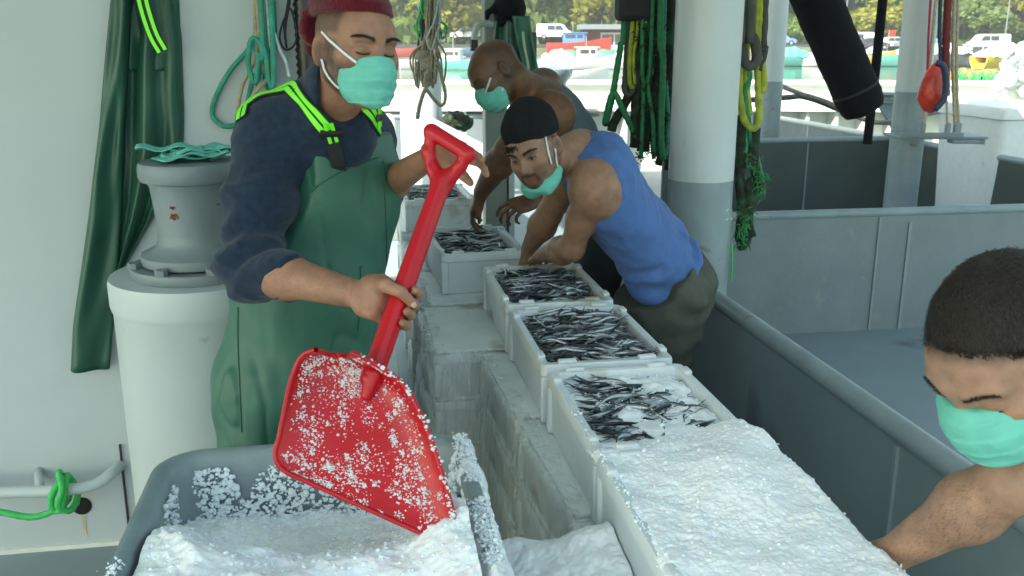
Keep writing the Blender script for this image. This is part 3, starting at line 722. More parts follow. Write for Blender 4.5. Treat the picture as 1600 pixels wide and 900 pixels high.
def fish_bed(u, v_, W, L, z, n, lab, group, rot=0, dirf=None, filler=420, lift=.014, mask=None):
    "individual fish on top, a pressed mass of the same fish below them"
    Vb, Fb, Cb = [], [], []; nb = 0
    M0 = Matrix.Translation((u,v_,0)) @ Matrix.Rotation(rot,4,'Z')
    def pose(top):
        x, y = rf.uniform(-W/2+.035,W/2-.035), rf.uniform(-L/2+.02,L/2-.02)
        a = rf.gauss(0,.5) if rf.random() < .8 else rf.uniform(-1.5,1.5)
        if dirf: a += dirf(x/W, y/L)
        if abs(math.cos(a))*.06 > W/2-abs(x)-.002: x = math.copysign(max(0,W/2-.004-abs(math.cos(a))*.06), x)
        if abs(math.sin(a))*.06 > L/2-abs(y)-.002: y = math.copysign(max(0,L/2-.004-abs(math.sin(a))*.06), y)
        if rf.random() < .5: a += math.pi
        bump_ = .008*math.sin(x*28+u*9)*math.sin(y*21+v_*5)
        zz = z + bump_ + (rf.uniform(.003,lift) if top else rf.uniform(-.018,.004)) - .018*(abs(x)/(W/2))**4
        roll = rf.gauss(0,.45) + (math.pi if rf.random() < .5 else 0); pitch = rf.gauss(0,.07)
        return M0 @ Matrix.Translation((x,y,zz)) @ Matrix.Rotation(a,4,'Z') @ Matrix.Rotation(pitch,4,'Y') @ Matrix.Rotation(roll,4,'X')
    for i in range(filler):
        me = FM[rf.randrange(8)]; M = pose(False)
        a = np.empty(len(me.vertices)*3, np.float32); me.vertices.foreach_get('co', a); a = a.reshape(-1,3); Mn = np.array(M)
        Vb.append(a@Mn[:3,:3].T+Mn[:3,3]); Fb.append(np.array([p.vertices[:] for p in me.polygons])+nb); nb += len(a)
        c = np.empty(len(a)*4, np.float32); me.color_attributes['Col'].data.foreach_get('color', c); Cb.append(c.reshape(-1,4)[:,:3])
    me = from_np('fish_mass', np.concatenate(Vb), np.concatenate(Fb), np.concatenate(Cb))
    mesh_obj('fish_mass', me, fish_m, label=lab.replace('anchovy','anchovies packed underneath'), cat='fish', kind='stuff')
    for i in range(n):
        M = pose(True)
        if mask:
            l = M.translation
            if not mask(l.x, l.y): continue
        o = bpy.data.objects.new('anchovy', FM[rf.randrange(8)]); o.matrix_world = M; link(o, None, lab, 'fish', group)
fish_bed(.618, 2.99, CW-.054, CL-.054, ZT+.146, 75, 'small dark silver anchovy in the stained crate by the hands of the man in blue', 'anchovies in the stained crate')
fish_bed(.620, 2.43, CW-.054, CL-.054, ZT+.150, 98, 'small bright silver anchovy in the heaped crate without ice', 'anchovies in the brim full crate')
fish_bed(.625, 1.895, CW-.054, CL*.93-.054, ZT+.138, 92, 'small silver anchovy sticking out of the half iced crate', 'anchovies in the half iced crate', filler=300, lift=.014)
fish_bed(.47, 3.72, CW-.06, CL-.054, ZT+.145, 28, 'small dark anchovy in the crate left of the row', 'anchovies in the crate before the two men', rot=math.radians(3), filler=230)
fish_bed(.42, 4.98, CW-.05, CL-.05, ZT+.145, 6, 'tiny dark anchovy in the farthest crate', 'anchovies in the farthest crate', filler=220)

# ice over the two near crates
def ice_half(U, V_):
    front = sst(-V_, -1.90, -1.73)
    patch = np.exp(-(((U-.655)/.125)**2+((V_-1.90)/.175)**2)**2.0)
    veil = sst(U,.49,.60)*(1-.55*sst(U,.74,.79))*(1-.5*sst(V_,2.04,2.11)); n1 = fbm(np.stack([U,V_,U*0],-1)*13,3,12)
    return ZT+.127+.018*veil+.006*patch+.017*n1*(1-front)+.010*front+ice_noise(U,V_,7,.35)
v, f = grid_surface(ice_half, .625-CW/2+.026, .625+CW/2-.026, 1.66+.024, 2.11, 150, 210)
mesh_obj('crushed_ice', from_np('crushed_ice', v, f), ice_m, label='patch of crushed ice thrown over the anchovies of the half iced crate', cat='ice', kind='stuff')
def ice_full(U, V_):
    e = np.minimum(np.minimum(U-.442, .801-U)/.02, 1); e = np.clip(e, 0, 1)
    z = ZT+.178+.018*np.sin((U-.62)*5)+.02*np.exp(-((U-.7)/.1)**2-((V_-1.5)/.12)**2)
    z = z-.010*sst(V_,1.62,1.72)
    z = z-.022*(1-e**.5)
    return z+ice_noise(U,V_,2,.75)
v, f = grid_surface(ice_full, .446, .797, 1.0, 1.715, 210, 380)
mesh_obj('crushed_ice', from_np('crushed_ice', v, f), ice_m, label='thick blanket of crushed ice over the nearest crate', cat='ice', kind='stuff')
pts, sz = [], []
for i in range(1300):
    t = rg.rand()
    if t < .42: u_, v_ = rg.uniform(.44,.81), rg.uniform(1.1,1.70); z_ = float(ice_full(np.array([u_]),np.array([v_]))[0])
    elif t < .62: u_, v_ = rg.uniform(.48,.78), rg.uniform(1.68,2.1); z_ = float(ice_half(np.array([u_]),np.array([v_]))[0])+.004
    elif t < .80: u_, v_ = .456+np.clip(rg.normal(0,.006),-.008,.012), rg.uniform(1.1,2.0); z_ = ZT+.162+abs(rg.normal(0,.004)); 
    else: u_, v_ = .785+np.clip(rg.normal(0,.008),-.012,.009), rg.uniform(1.1,1.85); z_ = ZT+.162+abs(rg.normal(0,.005))
    if t > .62 and (v_ > 1.6 and rg.rand() < (v_-1.6)/.35): continue
    pts.append((u_,v_,z_)); sz.append(abs(rg.normal(.0010,.0013))+.0007)
chunks('ice_crumbs', pts, sz, chip_m, label='crumbs of ice scattered along the rims of the near crates', cat='ice', kind='stuff')

# ------------------------------------------------------------------ steel pen boards, posts
def wall_seg(b, p, q, z0, z1, t): 
    d = Vector((q[0]-p[0], q[1]-p[1], 0)); L = d.length; d.normalize(); n = Vector((-d.y,d.x,0))
    M = Matrix(((d.x,n.x,0,p[0]),(d.y,n.y,0,p[1]),(0,0,1,0),(0,0,0,1))); b.box((0,-t/2,z0),(L,t/2,z1), M); return b
def board(name_lab, p, q, top, m, mr, r=.028, t=.03, seams=(), z0=0.0, capz=None):
    T = thing('pen_wall', ((p[0]+q[0])/2,(p[1]+q[1])/2,z0), name_lab, 'steel wall')
    wall_seg(B(), p, q, z0, top-r*.5, t).obj('panel', m, T)
    d = Vector((q[0]-p[0],q[1]-p[1],0)).normalized(); n = Vector((-d.y,d.x,0))
    zc = top-r
    B().tube([Vector((p[0],p[1],zc)), Vector((q[0],q[1],zc))], r, 16).obj('cap_rail', mr, T, smooth='auto')
    for s_ in seams:
        c = Vector((p[0]+(q[0]-p[0])*s_, p[1]+(q[1]-p[1])*s_, 0)); b = B()
        e = 1 if (n.dot(-c) > 0) else -1
        wall_seg(b, c-d*.006+n*e*(t/2+.004), c+d*.006+n*e*(t/2+.004), z0+.002, top-2*r, .012); b.obj('seam', mr, T)
    return T
board('long grey bulkhead with rounded cap rail along the right side of the crates', (1.3,-.6), (1.3,4.62), .70, grey_paint, grey_rail, r=.031, seams=(.33,.48,.75))
board('grey pen wall crossing behind the near pen, with a ribbed joint', (1.33,4.66), (5.1,4.60), .70, grey_light, grey_rail, r=.026, seams=(.40,))
jb = B(); j0 = Z(1418,322,.7); jb.box((j0.x-.008,j0.y-.05,.0),(j0.x+.008,j0.y-.018,.62)); jb.obj('pen_slot', grey_rail, label='upright grey channel welded to the crossing pen wall', cat='channel')
p1 = Z(1165,216,.7); p2 = Z(1396,212,.7); p3 = Z(1600,245,.7)
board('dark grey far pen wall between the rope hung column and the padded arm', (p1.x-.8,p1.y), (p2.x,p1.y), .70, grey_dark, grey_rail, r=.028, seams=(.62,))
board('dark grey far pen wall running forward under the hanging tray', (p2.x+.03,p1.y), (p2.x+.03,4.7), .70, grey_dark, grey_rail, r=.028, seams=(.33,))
p4 = Z(1196,177,.7)
board('pale pen wall slanting away beneath the padded arm', (p4.x,p4.y), (p2.x,p1.y+.05), .70, grey_light, cream_wall, r=.028, seams=(.42,))
p5, p6 = Z(672,178,.7), Z(1010,176,.7)
board('grey wall low along the far side behind the bald man', (p5.x-1.6,p5.y), (p6.x+2,p6.y), .70, grey_light, grey_rail, r=.03)
# far bulwark
def bulwark(lab, pts, top):
    T = thing('bulwark', ((pts[0].x+pts[-1].x)/2, (pts[0].y+pts[-1].y)/2, 0), lab, 'bulwark')
    b = B(); c = B(); l = B()
    for p, q in zip(pts, pts[1:]):
        wall_seg(b, p, q, -.1, top-.05, .06); wall_seg(c, p, q, top-.05, top, .2)
        n = Vector((q.y-p.y, -(q.x-p.x), 0)).normalized(); n = n if n.y < 0 else -n
        wall_seg(l, p+n*.16, q+n*.16, top-.36, top-.33, .26)
    b.obj('plating', cream_wall, T); c.obj('cap', cream_wall, T); l.obj('ledge', cream_wall, T)
    for i in range(9):
        p = pts[0].lerp(pts[-1], (i+.5)/9); k = B(); k.box((p.x-.02,p.y-.24,0),(p.x+.02,p.y-.04,top-.36)); k.obj('stay', cream_wall, T)
kb0, kb1, kb2 = Z(430,125,1.1), Z(1180,125,1.1), Z(1455,128,1.1)
bulwark('cream painted far bulwark against the water, left of the posts', [kb0, kb1], 1.1)
bulwark('cream painted far bulwark behind the padded arm', [kb1+Vector((.05,0,0)), kb2+Vector((1.2,0,0))], 1.1)
# white panel slanting behind the crates
w0, w1 = Z(627,160,.95), Z(800,250,.95)
T = thing('white_chute', ((w0.x+w1.x)/2,(w0.y+w1.y)/2,0), 'bright white sheet wall slanting back behind the bald man', 'steel wall')
wall_seg(B(), w0, w1, 0, .93, .03).obj('panel', white_cyl, T)
B().tube([Vector((w0.x,w0.y,.935)), Vector((w1.x,w1.y,.935))], .022, 12).obj('cap_rail', white_cyl, T, smooth='auto')
wq = w0.lerp(w1,.42); B().box((wq.x-.03,wq.y-.06,0),(wq.x-.0,wq.y-.02,.9)).obj('rib', cream_wall, T)
# left white cupboard / door seen between head and shovel
lw = P(560,200,7.4); T = thing('white_locker', (lw.x,lw.y,0), 'white steel locker with a door beyond the worker shoulder', 'locker')
B().box((lw.x-.9,lw.y,0),(P(618,200,7.4).x,lw.y+.6,.98), bev=.01).obj('body', cream_wall, T)
q0 = P(607,225,7.38); B().box((q0.x-.14,q0.y-.03,.15),(q0.x+.02,q0.y-.012,.85)).obj('door', white_cyl, T)
# ------------------------------------------------------------------ posts and columns
def column(lab, pxc, D, wpx, ysplit, m_top=white_cyl, m_bot=grey_rail, lean=0, square=False):
    c = P(pxc, 200, D); r = px(wpx/2, D); zs = P(pxc, ysplit, D).z
    T = thing('steel_column', (c.x,c.y,0), lab, 'column')
    b = B(); sl = lean
    b.lathe([(0,0),(r*1.0,0),(r,zs),(0,zs)], (c.x,c.y,0), 40); b.obj('grey_base', m_bot, T, smooth='auto')
    b = B(); b.lathe([(0,zs+.0005),(r,zs+.0005),(r,2.78),(0,2.78)], (c.x,c.y,0), 40); b.obj('white_shaft', m_top, T, smooth='auto')
    return T, c, r
colA, cA, rA = column('thick white steel column with grey lower part behind the man in blue', 1099, 3.62, 101, 279)
column('grey and white steel column by the hanging tray', 1419, 7.25, 50, 143)
column('slender white column between the rope bundles and the padded arm', 1202, 9.2, 31, 127)
# paint flake marks on the thick column
def on_col(c, r, px_, py_, off=.0008):
    r_ = RZ @ rayc(px_, py_); ox, oy = -c.x, -c.y; A = r_.x**2+r_.y**2; Bq = 2*(ox*r_.x+oy*r_.y); C = ox*ox+oy*oy-(r+off)**2
    t = (-Bq-math.sqrt(max(0, Bq*Bq-4*A*C)))/(2*A); return ORG + r_*t
for (x_,y_) in ((1139,329),(1139,343)):
    b = B(); b.add([on_col(cA,rA,x_+dx,y_+dy) for dx,dy in ((-5,-1),(0,-3),(5,-2),(5,1),(0,2),(-4,2))], [(0,1,2,3,4,5)]); b.obj('paint_chip', white_cyl, colA)
# grey square post with hooked handle, hat and oilskin
c = P(773,200,5.2); T = thing('square_post', (c.x,c.y,0), 'grey square steel post rising behind the bald man', 'post')
B().box((c.x-px(17,5.2),c.y-.06,0),(c.x+px(17,5.2),c.y+.06,2.78), bev=.008).obj('shaft', mat('olive_grey_paint', (.24,.27,.24), .5, var=.1, bump=.1, bs=30), T)
b = B(); b.tube(curve([P(768,38,5.1), P(756,37,5.05), P(745,42,5.0), P(741,55,5.0), P(741,64,5.0)], 6), px(4.5,5), 12); b.obj('hook_handle', white_cyl, T, smooth=True)
b = B(); b.tube([P(741,62,5.0), P(741,80,5.0)], px(6,5), 12); b.obj('hook_grip', black_plastic, T, smooth='auto')
# peaked cap hanging on the post
S = SDF(npv(P(790,10,5.0))-.25, npv(P(790,10,5.0))+.25, .006)
hp = P(796,14,4.95); S.ell(hp, (.085,.085,.09)); S.clip(lambda X,Y,Zz: -(Zz-(hp.z-.085)), .02)
S.cap(P(784,32,4.95), P(810,34,4.95), .03, .03, k=.03); S.cap(P(775,12,4.92), P(762,20,4.88), .022, .014, k=.02); S.cap(P(762,20,4.88), P(761,28,4.88), .014, .012, k=.01)
mesh_obj('peaked_cap', S.mesh('cap'), black_knit, label='black peaked cap hanging on the square post above the bald man', cat='cap')
oj = thing('oilskin_jacket', P(815,135,4.95), 'dark green oilskin jacket hanging below the black cap on the post', 'oilskins')
drape('body', [775,772,768,775,790],[815,822,828,832,838],[20,50,80,105,140], 4.95, oil_dark, oj, .09, 2.2, .7, nx=36, ny=36)
drape('sleeve', [800,806,816,826],[828,832,840,846],[25,60,100,135], 4.85, apron_m, oj, .06, .8, .3, nx=16, ny=30)
b = B(); b.tube(curve([P(817,50,4.77),P(820,75,4.75),P(825,100,4.75),P(827,122,4.76)],5), .006, 8); b.obj('pale_piping', mat('pale_strip', (.4,.48,.3), .5), oj, smooth=True)
# green panel bin behind
c = P(826,80,5.6); B().box((c.x-.05,c.y,P(826,108,5.6).z),(c.x+.05,c.y+.05,P(826,50,5.6).z), bev=.01).obj('green_board', oil_dark, label='flat dark green board leaning behind the hanging jacket', cat='board')
# dark grey bollard drum on the far bulwark
c = P(862,120,11); z0 = 1.1; b = B(); b.lathe([(0,-1.1),(px(20,11),-1.1),(px(20,11),-.05),(px(24,11),.02),(px(30,11),.08),(px(32,11),.12),(px(32,11),.16),(0,.16)], (c.x,c.y,z0), 32)
b.obj('bollard', grey_rail, smooth='auto', label='round dark grey bollard head on the far bulwark behind the bald shoulder', cat='bollard')
# pipe with white plastic end where the rope bundle hangs
c = P(670,20,5.3); T = thing('pipe_davit', c, 'grey pipe arm ending in a white plastic cup above the bundle of twine', 'pipe arm')
B().tube([P(668,-60,6.2), P(668,-40,5.8), P(670,2,5.4)], px(10,5.3), 16).obj('pipe', white_cyl, T, smooth='auto')
b = B(); ax = (P(671,30,5.15)-P(669,2,5.4)).normalized(); q = px(1,5.25)
b.lathe([(0,0),(12*q,0),(13*q,.02),(15*q,.07),(16.5*q,.13),(16.5*q,.15),(14.5*q,.155),(13.5*q,.13),(12*q,.03),(0,.03)], P(669,-4,5.4), 28, axis=ax); b.obj('cup', foam, T, smooth='auto')
# far white stub column below the bundle
c = P(670,150,9.5); b = B(); b.lathe([(0,0),(px(20,9.5),0),(px(20,9.5),1.3),(0,1.3)], (c.x,c.y,0), 28); b.obj('pipe_stub', white_cyl, smooth='auto', label='short white pipe standing behind the bundle of twine', cat='pipe')
# bundle of twine
TW = thing('twine_bundle', P(672,150,5.2), 'tangled bundle of beige and green twine hanging under the white cup', 'rope')
r_ = random.Random(2)
def loopy(name, n, x0, y0, w, h, m, r, D, seed):
    r2 = random.Random(seed)
    for i in range(n):
        b = B(); xa = x0+r2.uniform(-w,w)*.4; xb = x0+r2.uniform(-w,w); yb = y0+h*r2.uniform(.6,1); d = D+r2.uniform(-.05,.05); xc = xb+r2.uniform(5,16)*r2.choice((-1,1))
        rope_into(b, [P(xa,y0-30,d), P(xa+r2.uniform(-4,4),y0+h*.2,d), P(xb,y0+h*.55,d-.02), P((xb+xc)/2,yb,d-.03), P(xc,y0+h*.55,d-.01), P(xa+r2.uniform(-6,6),y0+h*.2,d), P(xa+3,y0-30,d)], r, sub=.6)
        b.obj(name, m, TW, smooth=True)
loopy('green_twine', 9, 668, 5, 26, 62, rope_bright, .0045, 5.25, 1); loopy('beige_twine', 14, 672, 20, 18, 120, rope_beige, .0055, 5.2, 4)
loopy('white_twine', 5, 682, 10, 10, 92, rope_white, .005, 5.18, 9); loopy('dark_twine', 5, 664, 60, 16, 75, strap_m, .0055, 5.22, 14)
b = B(); rope_into(b, [P(668,90,5.15), P(664,110,5.15), P(668,128,5.12), P(660,150,5.12), P(655,168,5.12), P(652,186,5.12)], .012); rope_into(b, [P(672,100,5.15), P(664,130,5.1), P(674,150,5.12), P(690,165,5.12), P(696,150,5.12), P(690,120,5.13), P(684,95,5.14)], .010)
b.ball(P(668,100,5.15), .04, 12, (1,.6,1.2)); b.ball(P(660,88,5.15), .035, 12, (1,.6,1)); b.obj('rope_tail', rope_beige, TW, smooth=True)
# net heap behind
S = SDF(npv(P(715,185,9))-.4, npv(P(715,185,9))+.4, .015); S.ell(npv(P(713,190,9.3)), (.16,.1,.09)); S.wrinkle(lambda p: .035*fbm(p*18,3,1), .08)
mesh_obj('net_heap', S.mesh('net'), rope_dark, smooth=False, label='small heap of dark netting on the far low wall', cat='net')

# ------------------------------------------------------------------ rope bundles round the thick column
def bundle(name_root, lab, loc, items, cat='rope bundle'):
    T = thing('rope_bundle', loc, lab, cat)
    for nm, pts, r, m, kw in items:
        b = B(); rope_into(b, [P(*p) for p in pts], r, **kw); b.obj(nm, m, T, smooth=True)
    return T
D1 = 3.95
items = [
 ('green_rope', [(978,-60,D1),(976,20,D1),(970,70,D1),(962,120,D1),(955,160,D1),(945,195,D1),(952,160,D1-.03),(960,145,D1-.03),(975,175,D1-.03),(992,208,D1),(1005,225,D1),(1010,235,D1)], .0135, rope_green, {}),
 ('green_rope', [(1030,-60,D1-.1),(1032,20,D1-.1),(1036,90,D1-.1),(1034,160,D1-.1),(1033,215,D1-.1),(1036,250,D1-.1)], .0135, rope_green, {}),
 ('green_rope', [(1012,-60,D1),(1014,20,D1),(1018,90,D1),(1016,160,D1),(1020,200,D1),(1022,235,D1)], .011, rope_teal, {}),
 ('weedy_rope', [(1003,-60,D1+.05),(1000,30,D1),(1004,80,D1),(995,110,D1),(985,140,D1),(975,165,D1),(960,190,D1),(955,205,D1)], .020, rope_dark, {}),
 ('weedy_rope', [(1022,-60,D1+.05),(1024,30,D1),(1010,90,D1),(1012,140,D1),(1002,200,D1),(1004,235,D1)], .024, rope_dark, {}),
 ('weedy_rope', [(1045,-60,D1+.05),(1046,60,D1),(1044,150,D1),(1046,240,D1),(1046,265,D1)], .022, rope_dark, {}),
 ('weedy_rope', [(1035,-60,D1+.05),(1030,60,D1+.02),(1024,150,D1),(1026,240,D1)], .026, rope_dark, {}),
 ('dark_strap', [(985,-60,D1),(984,20,D1),(980,70,D1),(978,110,D1),(976,140,D1-.02),(984,148,D1-.03),(992,130,D1-.02),(994,80,D1),(992,20,D1),(992,-60,D1)], .013, strap_m, {}),
 ('yellow_rope', [(990,-40,D1-.03),(988,40,D1-.03),(984,90,D1-.03),(984,130,D1-.03),(990,138,D1-.03)], .010, rope_yellow, {}),
 ('yellow_rope', [(996,-40,D1-.03),(996,40,D1-.03),(990,90,D1-.03),(992,132,D1-.03)], .007, rope_yellow, {}),
]
r2 = random.Random(12)
for i in range(9):
    x0 = 992+i*6.5+r2.uniform(-3,3); yb = r2.uniform(170,262); dd = D1+r2.uniform(-.02,.10)
    items.append(('weedy_rope', [(x0+r2.uniform(-5,5),-60,dd)]+[(x0+r2.uniform(-8,8),yy,dd) for yy in range(10,int(yb)-20,38)]+[(x0+r2.uniform(-9,5),yb,dd)], r2.uniform(.014,.024), rope_dark, {}))
for i in range(3):
    x0 = (1000,1040,1016)[i]; items.append(('green_rope', [(x0,-60,D1-.04),(x0+r2.uniform(-6,6),60,D1-.05),(x0+r2.uniform(-8,8),130,D1-.04),(x0+4,190,D1-.05),(x0+r2.uniform(-6,6),248,D1-.04)], .0095, (rope_green,rope_teal,rope_green)[i], {}))
TB = bundle('a', 'bundle of green and weed blackened ropes hanging left of the thick white column', P(1000,240,D1), items)
b = B()
for i in range(260):
    x0, y0 = r2.uniform(992,1048), r2.uniform(20,255); a = r2.uniform(0,6.28); l = r2.uniform(4,13); dd = D1-r2.uniform(.0,.07)
    b.tube([P(x0,y0,dd), P(x0+math.cos(a)*l*.5,y0+math.sin(a)*l*.5+2,dd-.01), P(x0+math.cos(a)*l,y0+math.sin(a)*l+6,dd-.01)], [.003,.0025,.001], 4)
b.obj('weed', rope_dark, TB)
b = B(); b.box((-.07,-.05,-.07),(.07,.05,.10), Matrix.Translation(P(990,5,D1-.02)), bev=.02); b.obj('black_wrap', black_web, label='black cloth wrap binding the top of the left rope bundle', cat='wrap')
D2 = 3.75
items = [
 ('yellow_rope', [(1163,-60,D2),(1158,30,D2),(1156,100,D2),(1157,150,D2),(1162,185,D2-.03),(1174,200,D2-.05),(1184,195,D2-.04),(1186,170,D2),(1184,110,D2),(1186,40,D2),(1190,-60,D2)], .0145, rope_yellow, {'strands':2}),
 ('yellow_rope', [(1180,-60,D2),(1182,40,D2),(1190,90,D2),(1194,130,D2),(1190,145,D2)], .014, rope_yellow, {}),
 ('yellow_rope', [(1170,-60,D2),(1168,60,D2),(1166,120,D2),(1172,180,D2)], .012, rope_yellow, {}),
 ('dark_strap', [(1160,-60,D2-.06),(1158,20,D2-.06),(1158,70,D2-.06),(1162,95,D2-.07),(1172,104,D2-.08),(1182,92,D2-.07),(1180,60,D2-.06),(1172,20,D2-.06),(1172,-60,D2-.06)], .021, strap_m, {'strands':1}),
 ('dark_strap', [(1192,-60,D2),(1194,40,D2),(1196,70,D2),(1192,90,D2),(1186,110,D2)], .015, strap_m, {'strands':1}),
 ('green_rope', [(1164,90,D2),(1170,120,D2),(1164,150,D2),(1172,210,D2),(1182,250,D2),(1190,285,D2)], .0145, rope_green, {}),
 ('green_rope', [(1160,190,D2),(1164,230,D2),(1157,260,D2),(1165,290,D2),(1172,300,D2)], .013, rope_teal, {}),
 ('weedy_rope', [(1156,180,D2),(1158,230,D2),(1156,280,D2),(1160,330,D2),(1156,370,D2),(1162,388,D2)], .022, rope_dark, {}),
 ('weedy_rope', [(1180,200,D2),(1178,250,D2),(1184,290,D2),(1170,320,D2),(1168,360,D2),(1164,384,D2)], .022, rope_dark, {}),
 ('weedy_rope', [(1166,280,D2),(1174,310,D2),(1166,340,D2),(1172,370,D2)], .026, rope_dark, {}),
 ('thin_line', [(1143,380,D2-.2),(1144,410,D2-.2),(1142,440,D2-.2)], .004, rope_bright, {}),
]
T = bundle('b', 'bundle of yellow, green and weedy ropes hanging right of the thick white column', P(1172,380,D2), items)
b = B(); r2 = random.Random(8)
for (cx_,cy_,n_,sp) in ((1188,285,70,14),(1165,340,110,16),(1160,370,90,10),(1175,250,50,12)):
    for i in range(n_):
        a = r2.uniform(0,6.28); l = r2.uniform(.3,1)*sp; x0,y0 = cx_+r2.gauss(0,5), cy_+r2.gauss(0,9); dd = D2+r2.uniform(-.06,.04)
        b.tube([P(x0,y0,dd), P(x0+math.cos(a)*l*.5,y0+math.sin(a)*l*.5+1,dd-.01), P(x0+math.cos(a)*l,y0+math.sin(a)*l+4,dd-.01)], [.003,.0025,.001], 5)
b.obj('frayed_fibre', mat('frayed_green_fibre', (.03,.22,.06), .7, var=.6, vs_=30, dirt=(.03,.04,.02), ds=14, dthr=.5), T)

# ------------------------------------------------------------------ padded arm, pole, hanging tray
T = thing('padded_arm', P(1350,185,6.0), 'thick black foam padded arm slanting down across the open pens', 'padded arm')
a, bq = P(1236,-90,6.0), P(1347,165,6.0); ax = (bq-a).normalized(); a = a-ax*((2.70-a.z)/-ax.z); L = (bq-a).length; rp = px(35,6.0)
prof = [(0,0)]; 
for i in range(60): t = i/59; prof.append((rp*(1+.008*math.sin(i*1.9)+.012*math.sin(i*.7))*(1 if t<.97 else .97), t*L))
prof += [(rp*.85,L+.035),(rp*.5,L+.055),(0,L+.06)]
B().lathe(prof, a, 40, axis=ax).obj('foam_sleeve', dark_foam, T, smooth='auto')
b = B(); rr = rp*1.0
for i in range(1):
    c0 = a+ax*(L*.93); b.lathe([(rp*1.0,0),(rp*1.035,.004),(rp*1.035,.016),(rp*1.0,.02)], c0, 40, axis=ax)
b.obj('lashing', black_web, T, smooth='auto')
B().tube([P(1386,-60,6.4), P(1370,90,6.4), P(1355,225,6.4)], px(7,6.4), 14).obj('support_pole', dark_foam, smooth='auto', label='thin black pole standing just right of the padded arm', cat='pole')
# mooring winch head behind
c = P(1388,160,8.8); T = thing('fairlead', (c.x,c.y,c.z-.2), 'small grey roller fairlead on the bracket beside the middle column', 'fairlead')
q = px(1,8.8); B().lathe([(0,0),(16*q,0),(16*q,2*q),(9*q,4*q),(9*q,9*q),(20*q,12*q),(20*q,15*q),(0,15*q)], (c.x,c.y,c.z), 24).obj('roller', grey_rail, T, smooth='auto')
b = B(); b.add([(c.x-.12,c.y-.02,c.z),(c.x+.2,c.y-.02,c.z),(c.x+.2,c.y-.02,c.z-.42),(c.x-.12,c.y+.02,c.z),(c.x+.2,c.y+.02,c.z),(c.x+.2,c.y+.02,c.z-.42)], [(0,1,2),(3,5,4),(0,3,4,1),(1,4,5,2),(2,5,3,0)]); b.obj('bracket', grey_rail, T)
# sagging ropes across the far pen
hang('mooring_rope', [(1215,130,9.5),(1240,143,9.3),(1290,158,9),(1330,178,8.8),(1360,190,8.6),(1396,190,8.4),(1440,180,8.6),(1500,168,9),(1560,160,9.6),(1620,172,9.8)], 9, .022, rope_grey, label='thick weathered rope sagging across the far pen towards the column', sub=.4)
hang('mooring_rope', [(1120,160,10.5),(1230,152,10),(1250,150,9.6),(1275,156,9.4),(1310,170,9.2),(1340,181,9.0)], 9, .03, strap_m, label='short dark frayed rope end lying on the sagging rope', sub=.4)
# hanging tray
T = thing('hanging_tray', P(1465,215,6.9), 'blue grey flat tray slung by cords beside the grey column', 'tray')
tc = P(1462,210,6.9); b = B()
pa, pb = P(1393,207,6.9), P(1530,216,6.9); d = (pb-pa); d.z = 0; L = d.length; d.normalize(); n = Vector((-d.y,d.x,0))
M = Matrix(((d.x,n.x,0,pa.x),(d.y,n.y,0,pa.y),(0,0,1,pa.z),(0,0,0,1)))
b.box((0,-.16,-.035),(L*.98,.16,-.015), M, bev=.005); b.box((L*.55,-.22,-.06),(L*.85,-.12,-.036), M, bev=.004); b.box((L*.80,-.1,-.045),(L*1.0,.1,-.01), M @ Matrix.Rotation(.05,4,'Y'), bev=.004)
b.box((.02,-.17,-.02),(L*.7,-.15,.015), M, bev=.004); b.obj('plate', grey_light, T)
for x_ in (1441,1480,1493,1497): B().lathe([(0,-.03),(.03,-.03),(.02,.01),(.022,.06),(.014,.075),(0,.075)], P(x_,208,6.85), 14).obj('lug', grey_light, T, smooth='auto')
for (x0,y0,x1,y1,m,r) in ((1441,203,1466,-60,rope_beige,.012),(1480,205,1474,-60,rope_beige,.009),(1493,205,1482,-60,rope_beige,.014),(1498,207,1488,-60,rope_beige,.011),(1470,100,1463,-60,mat('dark_blue_cord',(.02,.035,.08),.7),.014),(1449,110,1452,-60,mat('crimson_cord',(.35,.01,.04),.6),.009),(1478,150,1476,-60,mat('dark_red_strap',(.12,.008,.01),.7),.028)):
    b = B(); rope_into(b, [P(x0,y0,6.85), P((x0+x1)/2+2,(y0+y1)/2,6.85), P(x1,y1,6.85)], r); b.obj('sling_cord', m, T, smooth=True)
# orange buoy bag + dark bag
S = SDF(npv(P(1455,140,6.6))-.35, npv(P(1455,140,6.6))+.35, .007)
S.ell(npv(P(1456,145,6.6)), (.10,.06,.14)).ell(npv(P(1462,120,6.62)), (.07,.05,.10), k=.05); S.wrinkle(lambda p: .006*fbm(p*22,2,3))
mesh_obj('orange_float', S.mesh('float'), mat('orange_red_rubber', (.65,.05,.02), .35, var=.2, bump=.2, bs=60, dirt=(.3,.02,.02), ds=9, dthr=.55), label='orange red rubber float hanging among the cords of the tray', cat='float')
b = B(); b.tube(curve([P(1462,98,6.5),P(1474,104,6.48),P(1478,130,6.48),P(1474,155,6.48),P(1460,172,6.48)],6), .022, 12); b.obj('blue_loop', mat('dark_blue_rubber',(.02,.03,.07),.5), smooth=True, label='dark blue rubber loop curling round the orange float', cat='loop')
# white tub in the sun
c = P(1590,200,7.9); T = thing('white_tub', (c.x,c.y,0), 'big sunlit white plastic fish tub at the right edge of the deck', 'tub')
def lp(d,z,r=.08): return [Vector((p.x+c.x,p.y+c.y,z)) for p in rrect(-.46+d,.55-d,-.4+d,.5-d,r,z,4)]
zt_ = P(1560,163,7.9).z
loops(B(), [lp(.05,.1), lp(.015,zt_-.1), lp(0,zt_-.09), lp(0,zt_-.015), lp(.01,zt_), lp(.04,zt_), lp(.05,zt_-.02), lp(.09,.2)]).obj('body', foam, T, smooth='auto')
b = B(); b.box((c.x-.4,c.y-.35,0),(c.x+.45,c.y+.4,.1)); b.obj('pallet', rope_beige, T)
